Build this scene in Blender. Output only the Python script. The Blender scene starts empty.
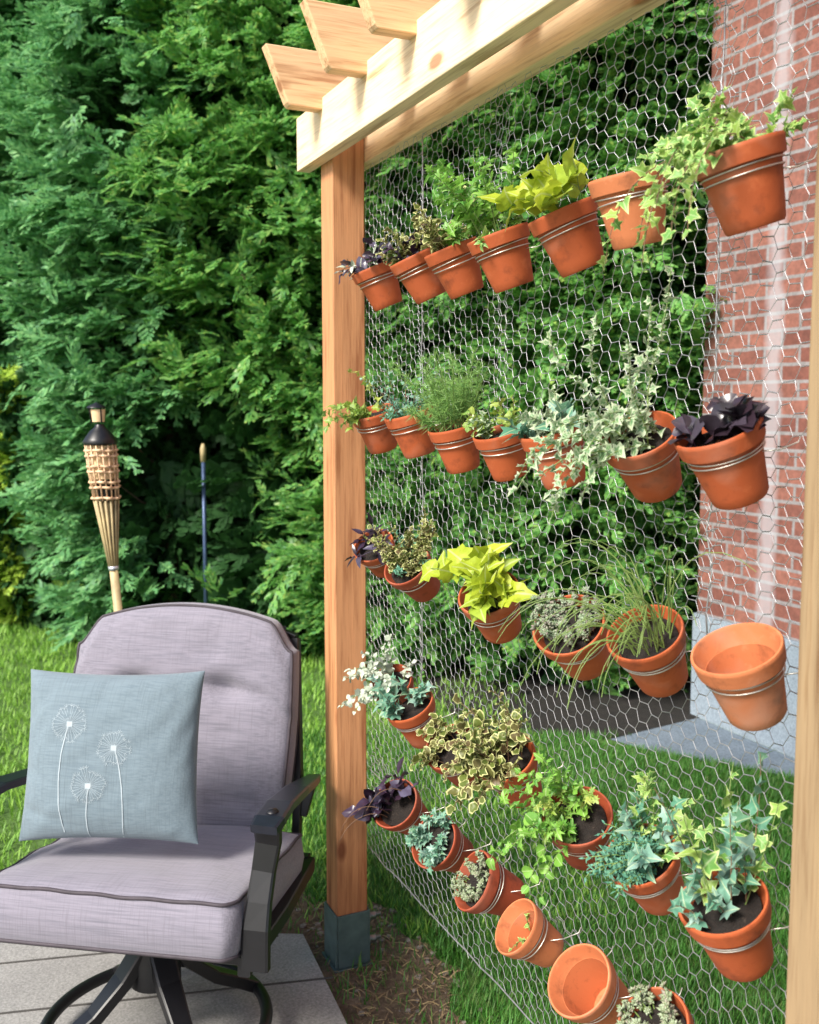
import bpy, math, random
import numpy as np
from mathutils import Vector, Matrix, noise

rnd = random.Random(7)
rng = np.random.default_rng(11)
sc = bpy.context.scene
COL = sc.collection
R = math.radians

# ------------------------------------------------------------------ frame of the place
# x runs along the wire screen towards the near post, y away from the patio, z up
FPX = 1000.0
YH = 402.0
CAM = Vector((2.522, -0.953, 1.568))
PY = 494.0                       # optical centre: the picture is cropped a little low
AZ = math.atan2(454.5, FPX)
FW = Vector((-math.cos(AZ), math.sin(AZ), 0))
RT = Vector((math.sin(AZ), math.cos(AZ), 0))
ZU = Vector((0, 0, 1))
PITCH = math.atan2(PY - YH, FPX)
LOOK = FW * math.cos(PITCH) - ZU * math.sin(PITCH)
CUP = FW * math.sin(PITCH) + ZU * math.cos(PITCH)

def ray(px, py):
    return LOOK + RT * ((px - 409.5) / FPX) + CUP * ((PY - py) / FPX)
def on_y(px, py, b):
    d = ray(px, py); return CAM + d * ((b - CAM.y) / d.y)
def on_z(px, py, z=0.0):
    d = ray(px, py); return CAM + d * ((z - CAM.z) / d.z)
def W(r, f, z=0.0):
    p = CAM + RT * r + FW * f; p.z = z; return p

FAB_ROT = math.atan2(RT.y, RT.x) - R(9.5)
# ------------------------------------------------------------------ materials
def new_mat(name):
    m = bpy.data.materials.new(name); m.use_nodes = True
    nt = m.node_tree; nt.nodes.clear()
    out = nt.nodes.new('ShaderNodeOutputMaterial')
    b = nt.nodes.new('ShaderNodeBsdfPrincipled')
    nt.links.new(b.outputs[0], out.inputs[0])
    return m, nt, b, out
def N(nt, t, **kw):
    n = nt.nodes.new(t)
    for k, v in kw.items():
        if hasattr(n, k) and not k[0].isupper(): setattr(n, k, v)
        else: n.inputs[k.replace('_', ' ')].default_value = v
    return n
def ramp(nt, fac, stops):
    r = nt.nodes.new('ShaderNodeValToRGB')
    el = r.color_ramp.elements
    while len(el) < len(stops): el.new(0.5)
    for e, (p, c) in zip(el, stops):
        e.position = p; e.color = (c[0], c[1], c[2], 1)
    nt.links.new(fac, r.inputs[0]); return r.outputs[0]
def coords(nt, scale=(1, 1, 1), kind='Object'):
    tc = nt.nodes.new('ShaderNodeTexCoord'); mp = nt.nodes.new('ShaderNodeMapping')
    mp.inputs['Scale'].default_value = scale
    nt.links.new(tc.outputs[kind], mp.inputs[0]); return mp.outputs[0]
def noise_n(nt, vec, scale, detail=4, rough=.55):
    n = nt.nodes.new('ShaderNodeTexNoise')
    n.inputs['Scale'].default_value = scale; n.inputs['Detail'].default_value = detail
    n.inputs['Roughness'].default_value = rough
    nt.links.new(vec, n.inputs['Vector']); return n.outputs[0]
def mix(nt, a, b, fac, mode='MIX'):
    m = nt.nodes.new('ShaderNodeMix'); m.data_type = 'RGBA'; m.blend_type = mode
    for i, v in ((0, fac), (6, a), (7, b)):
        if isinstance(v, (int, float)): m.inputs[i].default_value = v
        elif isinstance(v, tuple): m.inputs[i].default_value = (v[0], v[1], v[2], 1)
        else: nt.links.new(v, m.inputs[i])
    return m.outputs[2]
def bump(nt, b, h, strength=.3, dist=.01):
    n = nt.nodes.new('ShaderNodeBump'); n.inputs['Strength'].default_value = strength
    n.inputs['Distance'].default_value = dist
    nt.links.new(h, n.inputs['Height']); nt.links.new(n.outputs[0], b.inputs['Normal'])

def mat_plain(name, c, rough=.6, metal=0.0, var=.25, nscale=30):
    m, nt, b, o = new_mat(name)
    v = noise_n(nt, coords(nt), nscale)
    col = ramp(nt, v, [(.3, tuple(x * (1 - var) for x in c)), (.7, tuple(min(1, x * (1 + var)) for x in c))])
    nt.links.new(col, b.inputs['Base Color'])
    b.inputs['Roughness'].default_value = rough; b.inputs['Metallic'].default_value = metal
    return m

def mat_wood(name, c, axis, russet=None):
    m, nt, b, o = new_mat(name)
    s = [14, 14, 14]; s[axis] = .9
    co = coords(nt, tuple(s))
    g = noise_n(nt, co, 3.0, 6, .6)
    s2 = [60, 60, 60]; s2[axis] = 2.0
    f = noise_n(nt, coords(nt, tuple(s2)), 3.0, 3)
    s3 = [7, 7, 7]; s3[axis] = 3.2
    k = nt.nodes.new('ShaderNodeTexVoronoi'); k.inputs['Scale'].default_value = 1.0
    nt.links.new(coords(nt, tuple(s3)), k.inputs['Vector'])
    dk = tuple(x * y for x, y in zip(c, (.62, .50, .42)))
    lt = tuple(min(1, x * 1.15) for x in c)
    col = ramp(nt, g, [(.34, dk), (.46, c), (.60, lt), (.72, tuple(x * y for x, y in zip(c, (.85, .75, .65))))])
    col = mix(nt, col, (c[0] * .55, c[1] * .4, c[2] * .3), ramp(nt, f, [(.52, (0, 0, 0)), (.75, (.6, .6, .6))]))
    knot = ramp(nt, k.outputs['Distance'], [(.07, (.85, .85, .85)), (.13, (0, 0, 0))])
    col = mix(nt, col, (c[0] * .4, c[1] * .22, c[2] * .15), knot)
    if russet:  # multiplies in a darker red-brown towards the bottom, with a noisy edge
        tc = nt.nodes.new('ShaderNodeTexCoord'); sp = nt.nodes.new('ShaderNodeSeparateXYZ'); nt.links.new(tc.outputs['Object'], sp.inputs[0])
        ad = nt.nodes.new('ShaderNodeMath'); ad.operation = 'MULTIPLY_ADD'; nt.links.new(g, ad.inputs[0]); ad.inputs[1].default_value = .9; nt.links.new(sp.outputs[2], ad.inputs[2])
        col = mix(nt, col, mix(nt, col, russet, 1.0, 'MULTIPLY'), ramp(nt, ad.outputs[0], [(.55, (1, 1, 1)), (1.0, (0, 0, 0))]))
    nt.links.new(col, b.inputs['Base Color'])
    b.inputs['Roughness'].default_value = .62
    bump(nt, b, f, .25, .003)
    return m

def mat_terra(name, c, pale=.35):
    m, nt, b, o = new_mat(name)
    co = coords(nt)
    oi = nt.nodes.new('ShaderNodeObjectInfo')
    a = nt.nodes.new('ShaderNodeVectorMath'); a.operation = 'ADD'
    nt.links.new(co, a.inputs[0]); nt.links.new(oi.outputs['Random'], a.inputs[1])
    n1 = noise_n(nt, a.outputs[0], 22, 5, .65)
    n2 = noise_n(nt, a.outputs[0], 9, 3)
    col = ramp(nt, n1, [(.28, tuple(x * .5 for x in c)), (.46, c), (.58, c), (.75, (min(1, c[0] * 1.25), c[1] * 1.55, c[2] * 2.0))])
    lime = ramp(nt, n2, [(.54, (0, 0, 0)), (.72, (pale, pale, pale))])
    col = mix(nt, col, (.50, .33, .25), lime)
    nt.links.new(col, b.inputs['Base Color'])
    b.inputs['Roughness'].default_value = .7
    fn = noise_n(nt, co, 160, 2)
    bump(nt, b, fn, .15, .002)
    return m

def mat_leaf(name, stops, trans=.35, rough=.45, edge=None, edge_at=.6, spec=.4, vein=False):
    """stops: colours picked per leaf; edge: colour of a variegated margin"""
    m, nt, b, out = new_mat(name)
    g = nt.nodes.new('ShaderNodeNewGeometry')
    col = ramp(nt, g.outputs['Random Per Island'], [(i / max(1, len(stops) - 1), s) for i, s in enumerate(stops)])
    n = noise_n(nt, coords(nt), 90, 2)
    col = mix(nt, col, mix(nt, col, (.45, .45, .45), 1.0, 'MULTIPLY'), ramp(nt, n, [(.5, (0, 0, 0)), (.8, (.5, .5, .5))]))
    if edge:
        at = nt.nodes.new('ShaderNodeAttribute'); at.attribute_name = 'margin'
        ad = nt.nodes.new('ShaderNodeMath'); ad.operation = 'MULTIPLY_ADD'
        nt.links.new(n, ad.inputs[0]); ad.inputs[1].default_value = .4
        nt.links.new(at.outputs['Fac'], ad.inputs[2])
        hv = nt.nodes.new('ShaderNodeMath'); hv.operation = 'MULTIPLY'; hv.inputs[1].default_value = .5
        nt.links.new(ad.outputs[0], hv.inputs[0])
        f = ramp(nt, hv.outputs[0], [((edge_at + .16) / 2, (0, 0, 0)), ((edge_at + .26) / 2, (1, 1, 1))])
        col = mix(nt, col, edge, f)
    if vein:
        av = nt.nodes.new('ShaderNodeAttribute'); av.attribute_name = 'across'
        col = mix(nt, col, mix(nt, col, (.62, .68, .40), .45), ramp(nt, av.outputs['Fac'], [(.012, (1, 1, 1)), (.045, (0, 0, 0))]))
    nt.links.new(col, b.inputs['Base Color'])
    b.inputs['Roughness'].default_value = rough
    b.inputs['Specular IOR Level'].default_value = spec
    t = nt.nodes.new('ShaderNodeBsdfTranslucent'); nt.links.new(col, t.inputs[0])
    ms = nt.nodes.new('ShaderNodeMixShader'); ms.inputs[0].default_value = trans
    nt.links.new(b.outputs[0], ms.inputs[1]); nt.links.new(t.outputs[0], ms.inputs[2])
    nt.links.new(ms.outputs[0], out.inputs[0])
    return m

def mat_fabric(name, c, c2, weave=900):
    m, nt, b, o = new_mat(name)
    tc = nt.nodes.new('ShaderNodeTexCoord'); mr = nt.nodes.new('ShaderNodeMapping')
    mr.inputs['Rotation'].default_value = (0, 0, -FAB_ROT); nt.links.new(tc.outputs['Object'], mr.inputs[0])
    def sc_(s):
        m2 = nt.nodes.new('ShaderNodeMapping'); m2.inputs['Scale'].default_value = s
        nt.links.new(mr.outputs[0], m2.inputs[0]); return m2.outputs[0]
    h = noise_n(nt, sc_((9, 260, 260)), 1.0, 4, .6)
    v = noise_n(nt, sc_((420, 14, 14)), 1.0, 2)
    col = ramp(nt, h, [(.3, c2), (.55, c), (.8, tuple(min(1, x * 1.12) for x in c))])
    col = mix(nt, col, tuple(x * .6 for x in c), ramp(nt, v, [(.5, (0, 0, 0)), (.75, (.45, .45, .45))]))
    nt.links.new(col, b.inputs['Base Color'])
    b.inputs['Roughness'].default_value = .9
    b.inputs['Sheen Weight'].default_value = .25
    bump(nt, b, h, .3, .002)
    return m

M = {}
M['post'] = mat_wood('cedar_post', (.50, .235, .105), 2, (.55, .38, .28))
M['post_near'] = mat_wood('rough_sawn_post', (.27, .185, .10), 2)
M['beam'] = mat_wood('pine_beam', (.86, .66, .43), 0)
M['rafter'] = mat_wood('pine_rafter', (.78, .50, .28), 1)
M['terra'] = mat_terra('terracotta_old', (.42, .086, .022), .28)
M['terra_pale'] = mat_terra('terracotta_new', (.52, .165, .062), .42)
M['terra_dark'] = mat_terra('terracotta_damp', (.30, .052, .016), .18)
M['zinc'] = mat_plain('galvanised_wire', (.46, .46, .48), .42, .75, .12, 60)
M['tie'] = mat_plain('tie_wire', (.62, .58, .52), .35, .8, .15, 60)
M['bracket'] = mat_plain('bracket_metal', (.10, .15, .15), .5, .5, .2, 25)
M['bolt'] = mat_plain('bolt_metal', (.22, .24, .26), .35, .9, .2, 25)
M['black_metal'] = mat_plain('black_powdercoat', (.0045, .0045, .006), .40, .0, .2, 40)
M['navy_metal'] = mat_plain('dark_armrest', (.008, .010, .018), .36, .0, .2, 40)
M['cushion'] = mat_fabric('lilac_fabric', (.215, .200, .245), (.145, .140, .175))
M['pillow'] = mat_fabric('blue_fabric', (.150, .200, .235), (.12, .165, .20))
M['piping'] = mat_plain('dark_piping', (.05, .04, .05), .7)
M['print'] = mat_plain('white_print', (.36, .42, .46), .8, 0, .05)
M['stem'] = mat_plain('green_stem', (.16, .24, .06), .6)
M['stem_brown'] = mat_plain('brown_stem', (.16, .09, .05), .7)
M['stem_purple'] = mat_plain('purple_stem', (.07, .03, .06), .6)
M['bark'] = mat_plain('bark', (.10, .065, .045), .9, 0, .4, 12)
M['bamboo'] = mat_plain('bamboo', (.42, .33, .17), .55, 0, .3, 18)
M['wicker'] = mat_plain('wicker', (.66, .44, .27), .6, 0, .35, 60)
M['pale_glass'] = mat_plain('torch_glass', (.75, .55, .32), .4, 0, .1)
M['blue_metal'] = mat_plain('blue_metal', (.05, .08, .16), .4, .4, .2)
M['grill_pale'] = mat_plain('steel_lid', (.6, .63, .68), .3, .7, .1)

M['hedge'] = mat_leaf('hedge_leaf', [(.11, .31, .07), (.18, .44, .10), (.28, .55, .14), (.11, .33, .12), (.42, .60, .14)], .48, .4)
M['hedge_blue'] = mat_leaf('conifer_leaf', [(.11, .31, .12), (.17, .42, .16), (.26, .52, .19), (.12, .33, .16)], .40, .5)
M['hedge_dark'] = mat_leaf('hedge_leaf_inner', [(.028, .09, .025), (.04, .12, .03), (.03, .10, .03)], .25, .6)  # leaf colour lowered so gaps in the hedge look shaded
M['fringe_lime'] = mat_leaf('sunlit_fringe_leaf', [(.42, .62, .07), (.50, .66, .10), (.34, .56, .08)], .35, .5)  # yellow-lime colour carries the sunlight on the hedge's left end
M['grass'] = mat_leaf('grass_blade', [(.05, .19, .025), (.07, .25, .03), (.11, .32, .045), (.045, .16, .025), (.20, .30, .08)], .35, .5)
M['grass_far'] = mat_leaf('grass_blade_far', [(.20, .42, .05), (.30, .52, .08), (.15, .34, .05)], .35, .5)  # brighter copy of the grass, sunlight put into its colour
M['straw'] = mat_leaf('straw', [(.40, .30, .15), (.30, .22, .12), (.22, .14, .08)], .1, .8)

M['lime'] = mat_leaf('lime_leaf', [(.40, .50, .035), (.50, .58, .05), (.32, .46, .05)], .35, vein=True)
M['green'] = mat_leaf('bright_green_leaf', [(.15, .38, .05), (.26, .50, .08), (.11, .32, .06)], .35, vein=True)
M['yellowgreen'] = mat_leaf('yellow_green_leaf', [(.30, .42, .05), (.22, .38, .08), (.42, .48, .10)], .35, vein=True)
M['purple'] = mat_leaf('purple_leaf', [(.022, .010, .022), (.045, .025, .05), (.015, .010, .018), (.10, .085, .14)], .12, .3, spec=.6)
M['black'] = mat_leaf('near_black_leaf', [(.018, .012, .018), (.035, .02, .03), (.06, .05, .07)], .05, .28, spec=.6)
M['coleus'] = mat_leaf('coleus_leaf', [(.10, .14, .03), (.16, .20, .04), (.14, .09, .05)], .3, edge=(.58, .58, .26), edge_at=.80)
M['ivy_var'] = mat_leaf('variegated_ivy_leaf', [(.16, .30, .13), (.22, .38, .18), (.12, .25, .12)], .3, edge=(.48, .56, .38), edge_at=.55, vein=True)
M['ivy_gold'] = mat_leaf('gold_ivy_leaf', [(.14, .34, .07), (.22, .42, .10), (.34, .50, .10)], .3, edge=(.50, .64, .22), edge_at=.80, vein=True)
M['ivy_blue'] = mat_leaf('blue_ivy_leaf', [(.09, .26, .16), (.15, .34, .24), (.26, .42, .36), (.07, .20, .09)], .25, edge=(.40, .54, .40), edge_at=.97, vein=True)
M['silver'] = mat_leaf('silver_leaf', [(.50, .56, .44), (.62, .66, .56), (.40, .48, .36)], .25)
M['dill'] = mat_leaf('dill_leaf', [(.22, .42, .10), (.30, .48, .14), (.17, .36, .12)], .35)
M['blue_thyme'] = mat_leaf('blue_green_leaf', [(.08, .24, .16), (.12, .32, .22), (.16, .36, .22)], .25)
M['sedum'] = mat_leaf('sedum_leaf', [(.20, .30, .16), (.30, .24, .22), (.26, .36, .20), (.34, .40, .30)], .15, .5)
M['pale_sedum'] = mat_leaf('pale_sedum_leaf', [(.26, .34, .18), (.38, .44, .30), (.22, .28, .14), (.34, .30, .24)], .15, .5)
M['oliveherb'] = mat_leaf('olive_leaf', [(.20, .24, .08), (.28, .30, .12), (.16, .20, .07)], .3)

def mat_soil():
    m, nt, b, o = new_mat('potting_soil')
    co = coords(nt)
    n = noise_n(nt, co, 90, 5, .7)
    col = ramp(nt, n, [(.3, (.010, .007, .006)), (.6, (.018, .012, .009)), (.74, (.07, .05, .04))])
    nt.links.new(col, b.inputs['Base Color']); b.inputs['Roughness'].default_value = .95
    bump(nt, b, n, 1.0, .01); return m
M['soil'] = mat_soil()

def mat_ground(name, stops, sc1, sc2, bs=.6, bd=.02, rough=.95):
    m, nt, b, o = new_mat(name)
    co = coords(nt)
    n = noise_n(nt, co, sc1, 6, .6); n2 = noise_n(nt, co, sc2, 6, .7)
    c1 = ramp(nt, n, stops)
    c2 = ramp(nt, n2, [(.3, (.45, .45, .45)), (.7, (1.0, 1.0, 1.0))])
    nt.links.new(mix(nt, c1, c2, 1.0, 'MULTIPLY'), b.inputs['Base Color'])
    b.inputs['Roughness'].default_value = rough
    bump(nt, b, n2, bs, bd); return m
M['lawn'] = mat_ground('lawn_soil', [(.3, (.07, .16, .03)), (.7, (.13, .24, .045))], 3, 60)
M['dirt'] = mat_ground('bare_dirt', [(.3, (.14, .09, .055)), (.55, (.27, .19, .12)), (.75, (.40, .30, .20))], 7, 70, .9, .03)
M['shaded_soil'] = mat_ground('shaded_soil', [(.3, (.018, .016, .014)), (.7, (.05, .04, .035))], 20, 110, 1.0, .03)  # dark soil with the hedge's shade painted into its colour
M['path'] = mat_ground('path_paving', [(.3, (.21, .27, .34)), (.7, (.29, .36, .44))], 6, 90, .8, .02)
M['concrete'] = mat_ground('concrete', [(.3, (.30, .29, .28)), (.7, (.42, .41, .39))], 3.5, 140, .25, .004, .85)
M['foundation'] = mat_ground('parged_concrete', [(.3, (.30, .37, .45)), (.7, (.36, .43, .50))], 3, 120, .3, .004)

def mat_brick():
    m, nt, b, o = new_mat('red_brick')
    tc = nt.nodes.new('ShaderNodeTexCoord'); sp = nt.nodes.new('ShaderNodeSeparateXYZ')
    cb = nt.nodes.new('ShaderNodeCombineXYZ')
    nt.links.new(tc.outputs['Object'], sp.inputs[0])
    ad = nt.nodes.new('ShaderNodeMath'); ad.operation = 'ADD'
    nt.links.new(sp.outputs[0], ad.inputs[0]); nt.links.new(sp.outputs[1], ad.inputs[1])
    nt.links.new(ad.outputs[0], cb.inputs[0]); nt.links.new(sp.outputs[2], cb.inputs[1])
    wob = noise_n(nt, tc.outputs['Object'], 12, 2)
    av = nt.nodes.new('ShaderNodeVectorMath'); av.operation = 'MULTIPLY_ADD'
    nt.links.new(wob, av.inputs[0]); av.inputs[1].default_value = (.008, .008, 0)
    nt.links.new(cb.outputs[0], av.inputs[2])
    br = nt.nodes.new('ShaderNodeTexBrick')
    nt.links.new(av.outputs[0], br.inputs['Vector'])
    br.inputs['Scale'].default_value = 1.0; br.inputs['Brick Width'].default_value = .205
    br.inputs['Row Height'].default_value = .0755; br.inputs['Mortar Size'].default_value = .0085
    br.inputs['Mortar Smooth'].default_value = .25; br.inputs['Bias'].default_value = 0
    br.inputs['Color1'].default_value = (.17, .060, .045, 1); br.inputs['Color2'].default_value = (.28, .115, .085, 1)
    br.inputs['Mortar'].default_value = (.26, .245, .25, 1)
    n = noise_n(nt, tc.outputs['Object'], 40, 5, .7)
    col = mix(nt, br.outputs[0], ramp(nt, n, [(.3, (.6, .6, .6)), (.7, (1.15, 1.1, 1.1))]), 1.0, 'MULTIPLY')
    # lime streak that runs down the wall
    st = nt.nodes.new('ShaderNodeTexNoise'); st.inputs['Scale'].default_value = 9
    st.inputs['Detail'].default_value = 5
    nt.links.new(tc.outputs['Object'], st.inputs['Vector'])
    def streak(x0, wd, amp):
        a = nt.nodes.new('ShaderNodeMath'); a.operation = 'SUBTRACT'
        nt.links.new(sp.outputs[0], a.inputs[0]); a.inputs[1].default_value = x0
        c_ = nt.nodes.new('ShaderNodeMath'); c_.operation = 'ABSOLUTE'; nt.links.new(a.outputs[0], c_.inputs[0])
        d = nt.nodes.new('ShaderNodeMath'); d.operation = 'MULTIPLY_ADD'
        nt.links.new(st.outputs[0], d.inputs[0]); d.inputs[1].default_value = wd * 1.6
        nt.links.new(c_.outputs[0], d.inputs[2])
        return ramp(nt, d.outputs[0], [(wd * 1.2, (amp, amp, amp)), (wd * 2.1, (0, 0, 0))])
    xs = on_y(772, 400, 2.385).x
    col = mix(nt, col, (.44, .44, .48), streak(xs, .05, .5))
    nt.links.new(col, b.inputs['Base Color']); b.inputs['Roughness'].default_value = .9
    bump(nt, b, br.outputs[1], -.6, .01)
    return m
M['brick'] = mat_brick()

# ------------------------------------------------------------------ mesh helpers
def tag(o, label=None, cat=None, group=None, kind=None):
    if label: o['label'] = label
    if cat: o['category'] = cat
    if group: o['group'] = group
    if kind: o['kind'] = kind
    return o
def empty(name, loc=(0, 0, 0)):
    o = bpy.data.objects.new(name, None); o.location = loc
    o.empty_display_size = .05; COL.objects.link(o); return o
def link(name, me, mat, parent=None, smooth=False):
    me.materials.append(mat)
    if smooth: me.polygons.foreach_set('use_smooth', np.ones(len(me.polygons), dtype=bool))
    o = bpy.data.objects.new(name, me); COL.objects.link(o)
    if parent is not None:
        o.parent = parent
        off = Vector((0, 0, 0)); p = parent
        while p is not None: off += p.location; p = p.parent
        o.location = -off           # vertices are written in world coordinates
    return o
class MB:
    def __init__(s): s.v = []; s.f = []
    def add(s, vs, fs):
        n = len(s.v); s.v += [tuple(v) for v in vs]; s.f += [tuple(i + n for i in f) for f in fs]; return s
    def box(s, c, ex, ey, ez):
        c = Vector(c); ex = Vector(ex); ey = Vector(ey); ez = Vector(ez)
        vs = [c + ex * i + ey * j + ez * k for i in (-1, 1) for j in (-1, 1) for k in (-1, 1)]
        return s.add(vs, [(0, 1, 3, 2), (4, 6, 7, 5), (0, 4, 5, 1), (2, 3, 7, 6), (0, 2, 6, 4), (1, 5, 7, 3)])
    def tube(s, pts, rad, k=8, cap=True):
        pts = [Vector(p) for p in pts]; n = len(pts)
        if not hasattr(rad, '__len__'): rad = [rad] * n
        t = (pts[1] - pts[0]).normalized()
        a = t.orthogonal().normalized(); vs = []; fs = []
        for i, p in enumerate(pts):
            t = (pts[min(i + 1, n - 1)] - pts[max(i - 1, 0)])
            t = t.normalized() if t.length > 1e-9 else Vector((0, 0, 1))
            a = (a - t * a.dot(t)); a = a.normalized() if a.length > 1e-6 else t.orthogonal().normalized()
            b = t.cross(a)
            for j in range(k):
                w = 2 * math.pi * j / k
                vs.append(p + (a * math.cos(w) + b * math.sin(w)) * rad[i])
        for i in range(n - 1):
            for j in range(k):
                j2 = (j + 1) % k
                fs.append((i * k + j, i * k + j2, (i + 1) * k + j2, (i + 1) * k + j))
        if cap: fs.append(tuple(range(k - 1, -1, -1))); fs.append(tuple((n - 1) * k + j for j in range(k)))
        return s.add(vs, fs)
    def bar(s, pts, w, h, up=ZU):
        """rectangular bar swept along pts; w, h may be lists"""
        pts = [Vector(p) for p in pts]; n = len(pts)
        if not hasattr(w, '__len__'): w = [w] * n
        if not hasattr(h, '__len__'): h = [h] * n
        vs = []; fs = []
        for i, p in enumerate(pts):
            t = (pts[min(i + 1, n - 1)] - pts[max(i - 1, 0)]).normalized()
            sd = t.cross(up).normalized(); u = sd.cross(t).normalized()
            c = .18
            for a, b in ((-1, -1 + c), (-1, 1 - c), (-1 + c, 1), (1 - c, 1), (1, 1 - c), (1, -1 + c), (1 - c, -1), (-1 + c, -1)):
                vs.append(p + sd * a * w[i] / 2 + u * b * h[i] / 2)
        for i in range(n - 1):
            for j in range(8):
                j2 = (j + 1) % 8
                fs.append((i * 8 + j, i * 8 + j2, (i + 1) * 8 + j2, (i + 1) * 8 + j))
        fs.append(tuple(range(7, -1, -1))); fs.append(tuple((n - 1) * 8 + j for j in range(8)))
        return s.add(vs, fs)
    def lathe(s, prof, org, ax, k=40, jit=0.0):
        ax = Vector(ax).normalized(); a = ax.orthogonal().normalized(); b = ax.cross(a); org = Vector(org)
        vs = []; fs = []
        for i, (r, h) in enumerate(prof):
            for j in range(k):
                w = 2 * math.pi * j / k
                vs.append(org + ax * h + (a * math.cos(w) + b * math.sin(w)) * r)
        for i in range(len(prof) - 1):
            for j in range(k):
                j2 = (j + 1) % k
                fs.append((i * k + j, i * k + j2, (i + 1) * k + j2, (i + 1) * k + j))
        return s.add(vs, fs)
    def build(s, name, mat, parent=None, smooth=False, bevel=0, ang=None):
        me = bpy.data.meshes.new(name); me.from_pydata([tuple(v) for v in s.v], [], s.f); me.update()
        o = link(name, me, mat, parent, smooth)
        if bevel:
            b = o.modifiers.new('bevel', 'BEVEL'); b.width = bevel; b.segments = 2; b.limit_method = 'ANGLE'
        if ang:
            me.set_sharp_from_angle(angle=R(ang))
        return o

def np_mesh(name, V, F, mat, parent=None, margin=None, smooth=False):
    """V (n,3), F (m,k) int array with one polygon size"""
    me = bpy.data.meshes.new(name)
    me.vertices.add(len(V)); me.vertices.foreach_set('co', np.ascontiguousarray(V, dtype=np.float32).ravel())
    k = F.shape[1]
    me.loops.add(F.size); me.loops.foreach_set('vertex_index', F.astype(np.int32).ravel())
    me.polygons.add(len(F)); me.polygons.foreach_set('loop_start', np.arange(0, F.size, k, dtype=np.int32))
    try: me.polygons.foreach_set('loop_total', np.full(len(F), k, dtype=np.int32))
    except Exception: pass
    me.update(calc_edges=True); me.validate()
    if margin is not None:
        a = me.attributes.new('margin', 'FLOAT', 'POINT'); a.data.foreach_set('value', np.asarray(margin, dtype=np.float32))
    return link(name, me, mat, parent, smooth)

def scatter(T, F, mats, pos):
    """T (k,3) template, mats (n,3,3) with columns as axes, pos (n,3)"""
    V = np.einsum('nij,kj->nki', mats, T) + pos[:, None, :]
    n = len(pos); k = len(T)
    FF = (F[None, :, :] + (np.arange(n) * k)[:, None, None]).reshape(-1, F.shape[1])
    return V.reshape(-1, 3), FF

def norm(a): return a / np.maximum(np.linalg.norm(a, axis=-1, keepdims=True), 1e-9)
def frames(y, z, size):
    """leaf frames: y along the leaf, z its normal"""
    y = norm(y); x = norm(np.cross(y, z)); z = np.cross(x, y)
    return np.stack([x, y, z], axis=-1) * np.asarray(size)[:, None, None]

# ------------------------------------------------------------------ leaf shapes
HALF = {
    'ivy': [(0, 0), (.18, -.12), (.44, -.08), (.30, .2), (.54, .46), (.22, .55), (0, 1)],
    'heart': [(0, 0), (.2, -.17), (.46, -.14), (.54, .12), (.40, .32), (.44, .52), (.2, .70), (0, 1.05)],
    'parsley': [(0, 0), (.3, -.05), (.22, .15), (.55, .2), (.3, .4), (.5, .68), (.2, .6), (.16, .85), (0, 1)],
    'round': [(0, 0), (.25, .08), (.44, .33), (.44, .6), (.25, .87), (0, 1)],
    'oval': [(0, 0), (.18, .12), (.31, .35), (.32, .55), (.19, .82), (0, 1)],
    'lance': [(0, 0), (.10, .15), (.17, .4), (.14, .7), (0, 1)],
}
def leaf_tpl(kind, ruffle=0.0, fold=.25, curl=.25, wave=0.0):
    h = HALF[kind]
    out = [(x, y) for x, y in h] + [(-x, y) for x, y in h[-2:0:-1]]
    c = (0, .38); n = len(out)
    V = [(c[0], c[1], 0)]; mg = [0]
    for rr, m in ((.6, .6), (1.0, 1.0)):
        for i, (x, y) in enumerate(out):
            px = c[0] + (x - c[0]) * rr; py = c[1] + (y - c[1]) * rr
            z = fold * abs(px) - curl * (py - .2) ** 2
            if rr == 1.0: z += ruffle * (1 if i % 2 else -1)
            z += wave * rr * math.sin(i * 2.1 + kind.__len__())
            V.append((px, py, z)); mg.append(m)
    F = []
    for i in range(n):
        j = (i + 1) % n
        F.append((0, 1 + i, 1 + j)); F.append((1 + i, 1 + n + i, 1 + n + j)); F.append((1 + i, 1 + n + j, 1 + j))
    return np.array(V, float), np.array(F), np.array(mg, float)
def tuft_tpl(n=14, seed=1, w=.03):
    r = random.Random(seed); V = []; F = []
    for i in range(n):
        d = Vector((r.uniform(-1, 1), r.uniform(.2, 1.2), r.uniform(-1, 1))).normalized()
        s0 = Vector((0, r.uniform(0, .3), 0)); e = s0 + d * r.uniform(.6, 1)
        sd = d.cross(Vector((r.uniform(-1, 1), r.uniform(-1, 1), r.uniform(-1, 1)))).normalized() * w
        b = len(V); V += [s0 - sd, s0 + sd, e]; F.append((b, b + 1, b + 2))
    return np.array([tuple(v) for v in V]), np.array(F), np.zeros(len(V))
def fat_tpl():
    V = [(0, 0, 0), (.22, .45, 0), (-.22, .45, 0), (0, .5, .16), (0, .5, -.16), (0, 1, .05)]
    F = [(0, 1, 3), (0, 3, 2), (0, 4, 1), (0, 2, 4), (5, 3, 1), (5, 2, 3), (5, 1, 4), (5, 4, 2)]
    return np.array(V, float), np.array(F), np.zeros(6)
def rosette_tpl(n=16):
    tv, tf, _ = fat_tpl(); V = []; F = []
    for i in range(n):
        a = i * 2.399; t = i / n; s = 1 - .55 * t; el = .15 + 1.2 * t
        y = np.array([math.cos(a) * math.cos(el), math.sin(el), math.sin(a) * math.cos(el)])
        z = np.array([-math.cos(a) * math.sin(el), math.cos(el), -math.sin(a) * math.sin(el)])
        x = np.cross(y, z); m = np.stack([x * 1.5, y, z * 1.2], axis=-1) * s * .55
        F.append(tf + len(V) * 6); V.append(tv @ m.T)
    return np.concatenate(V), np.concatenate(F), np.zeros(n * 6)
TPL = {}
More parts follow.
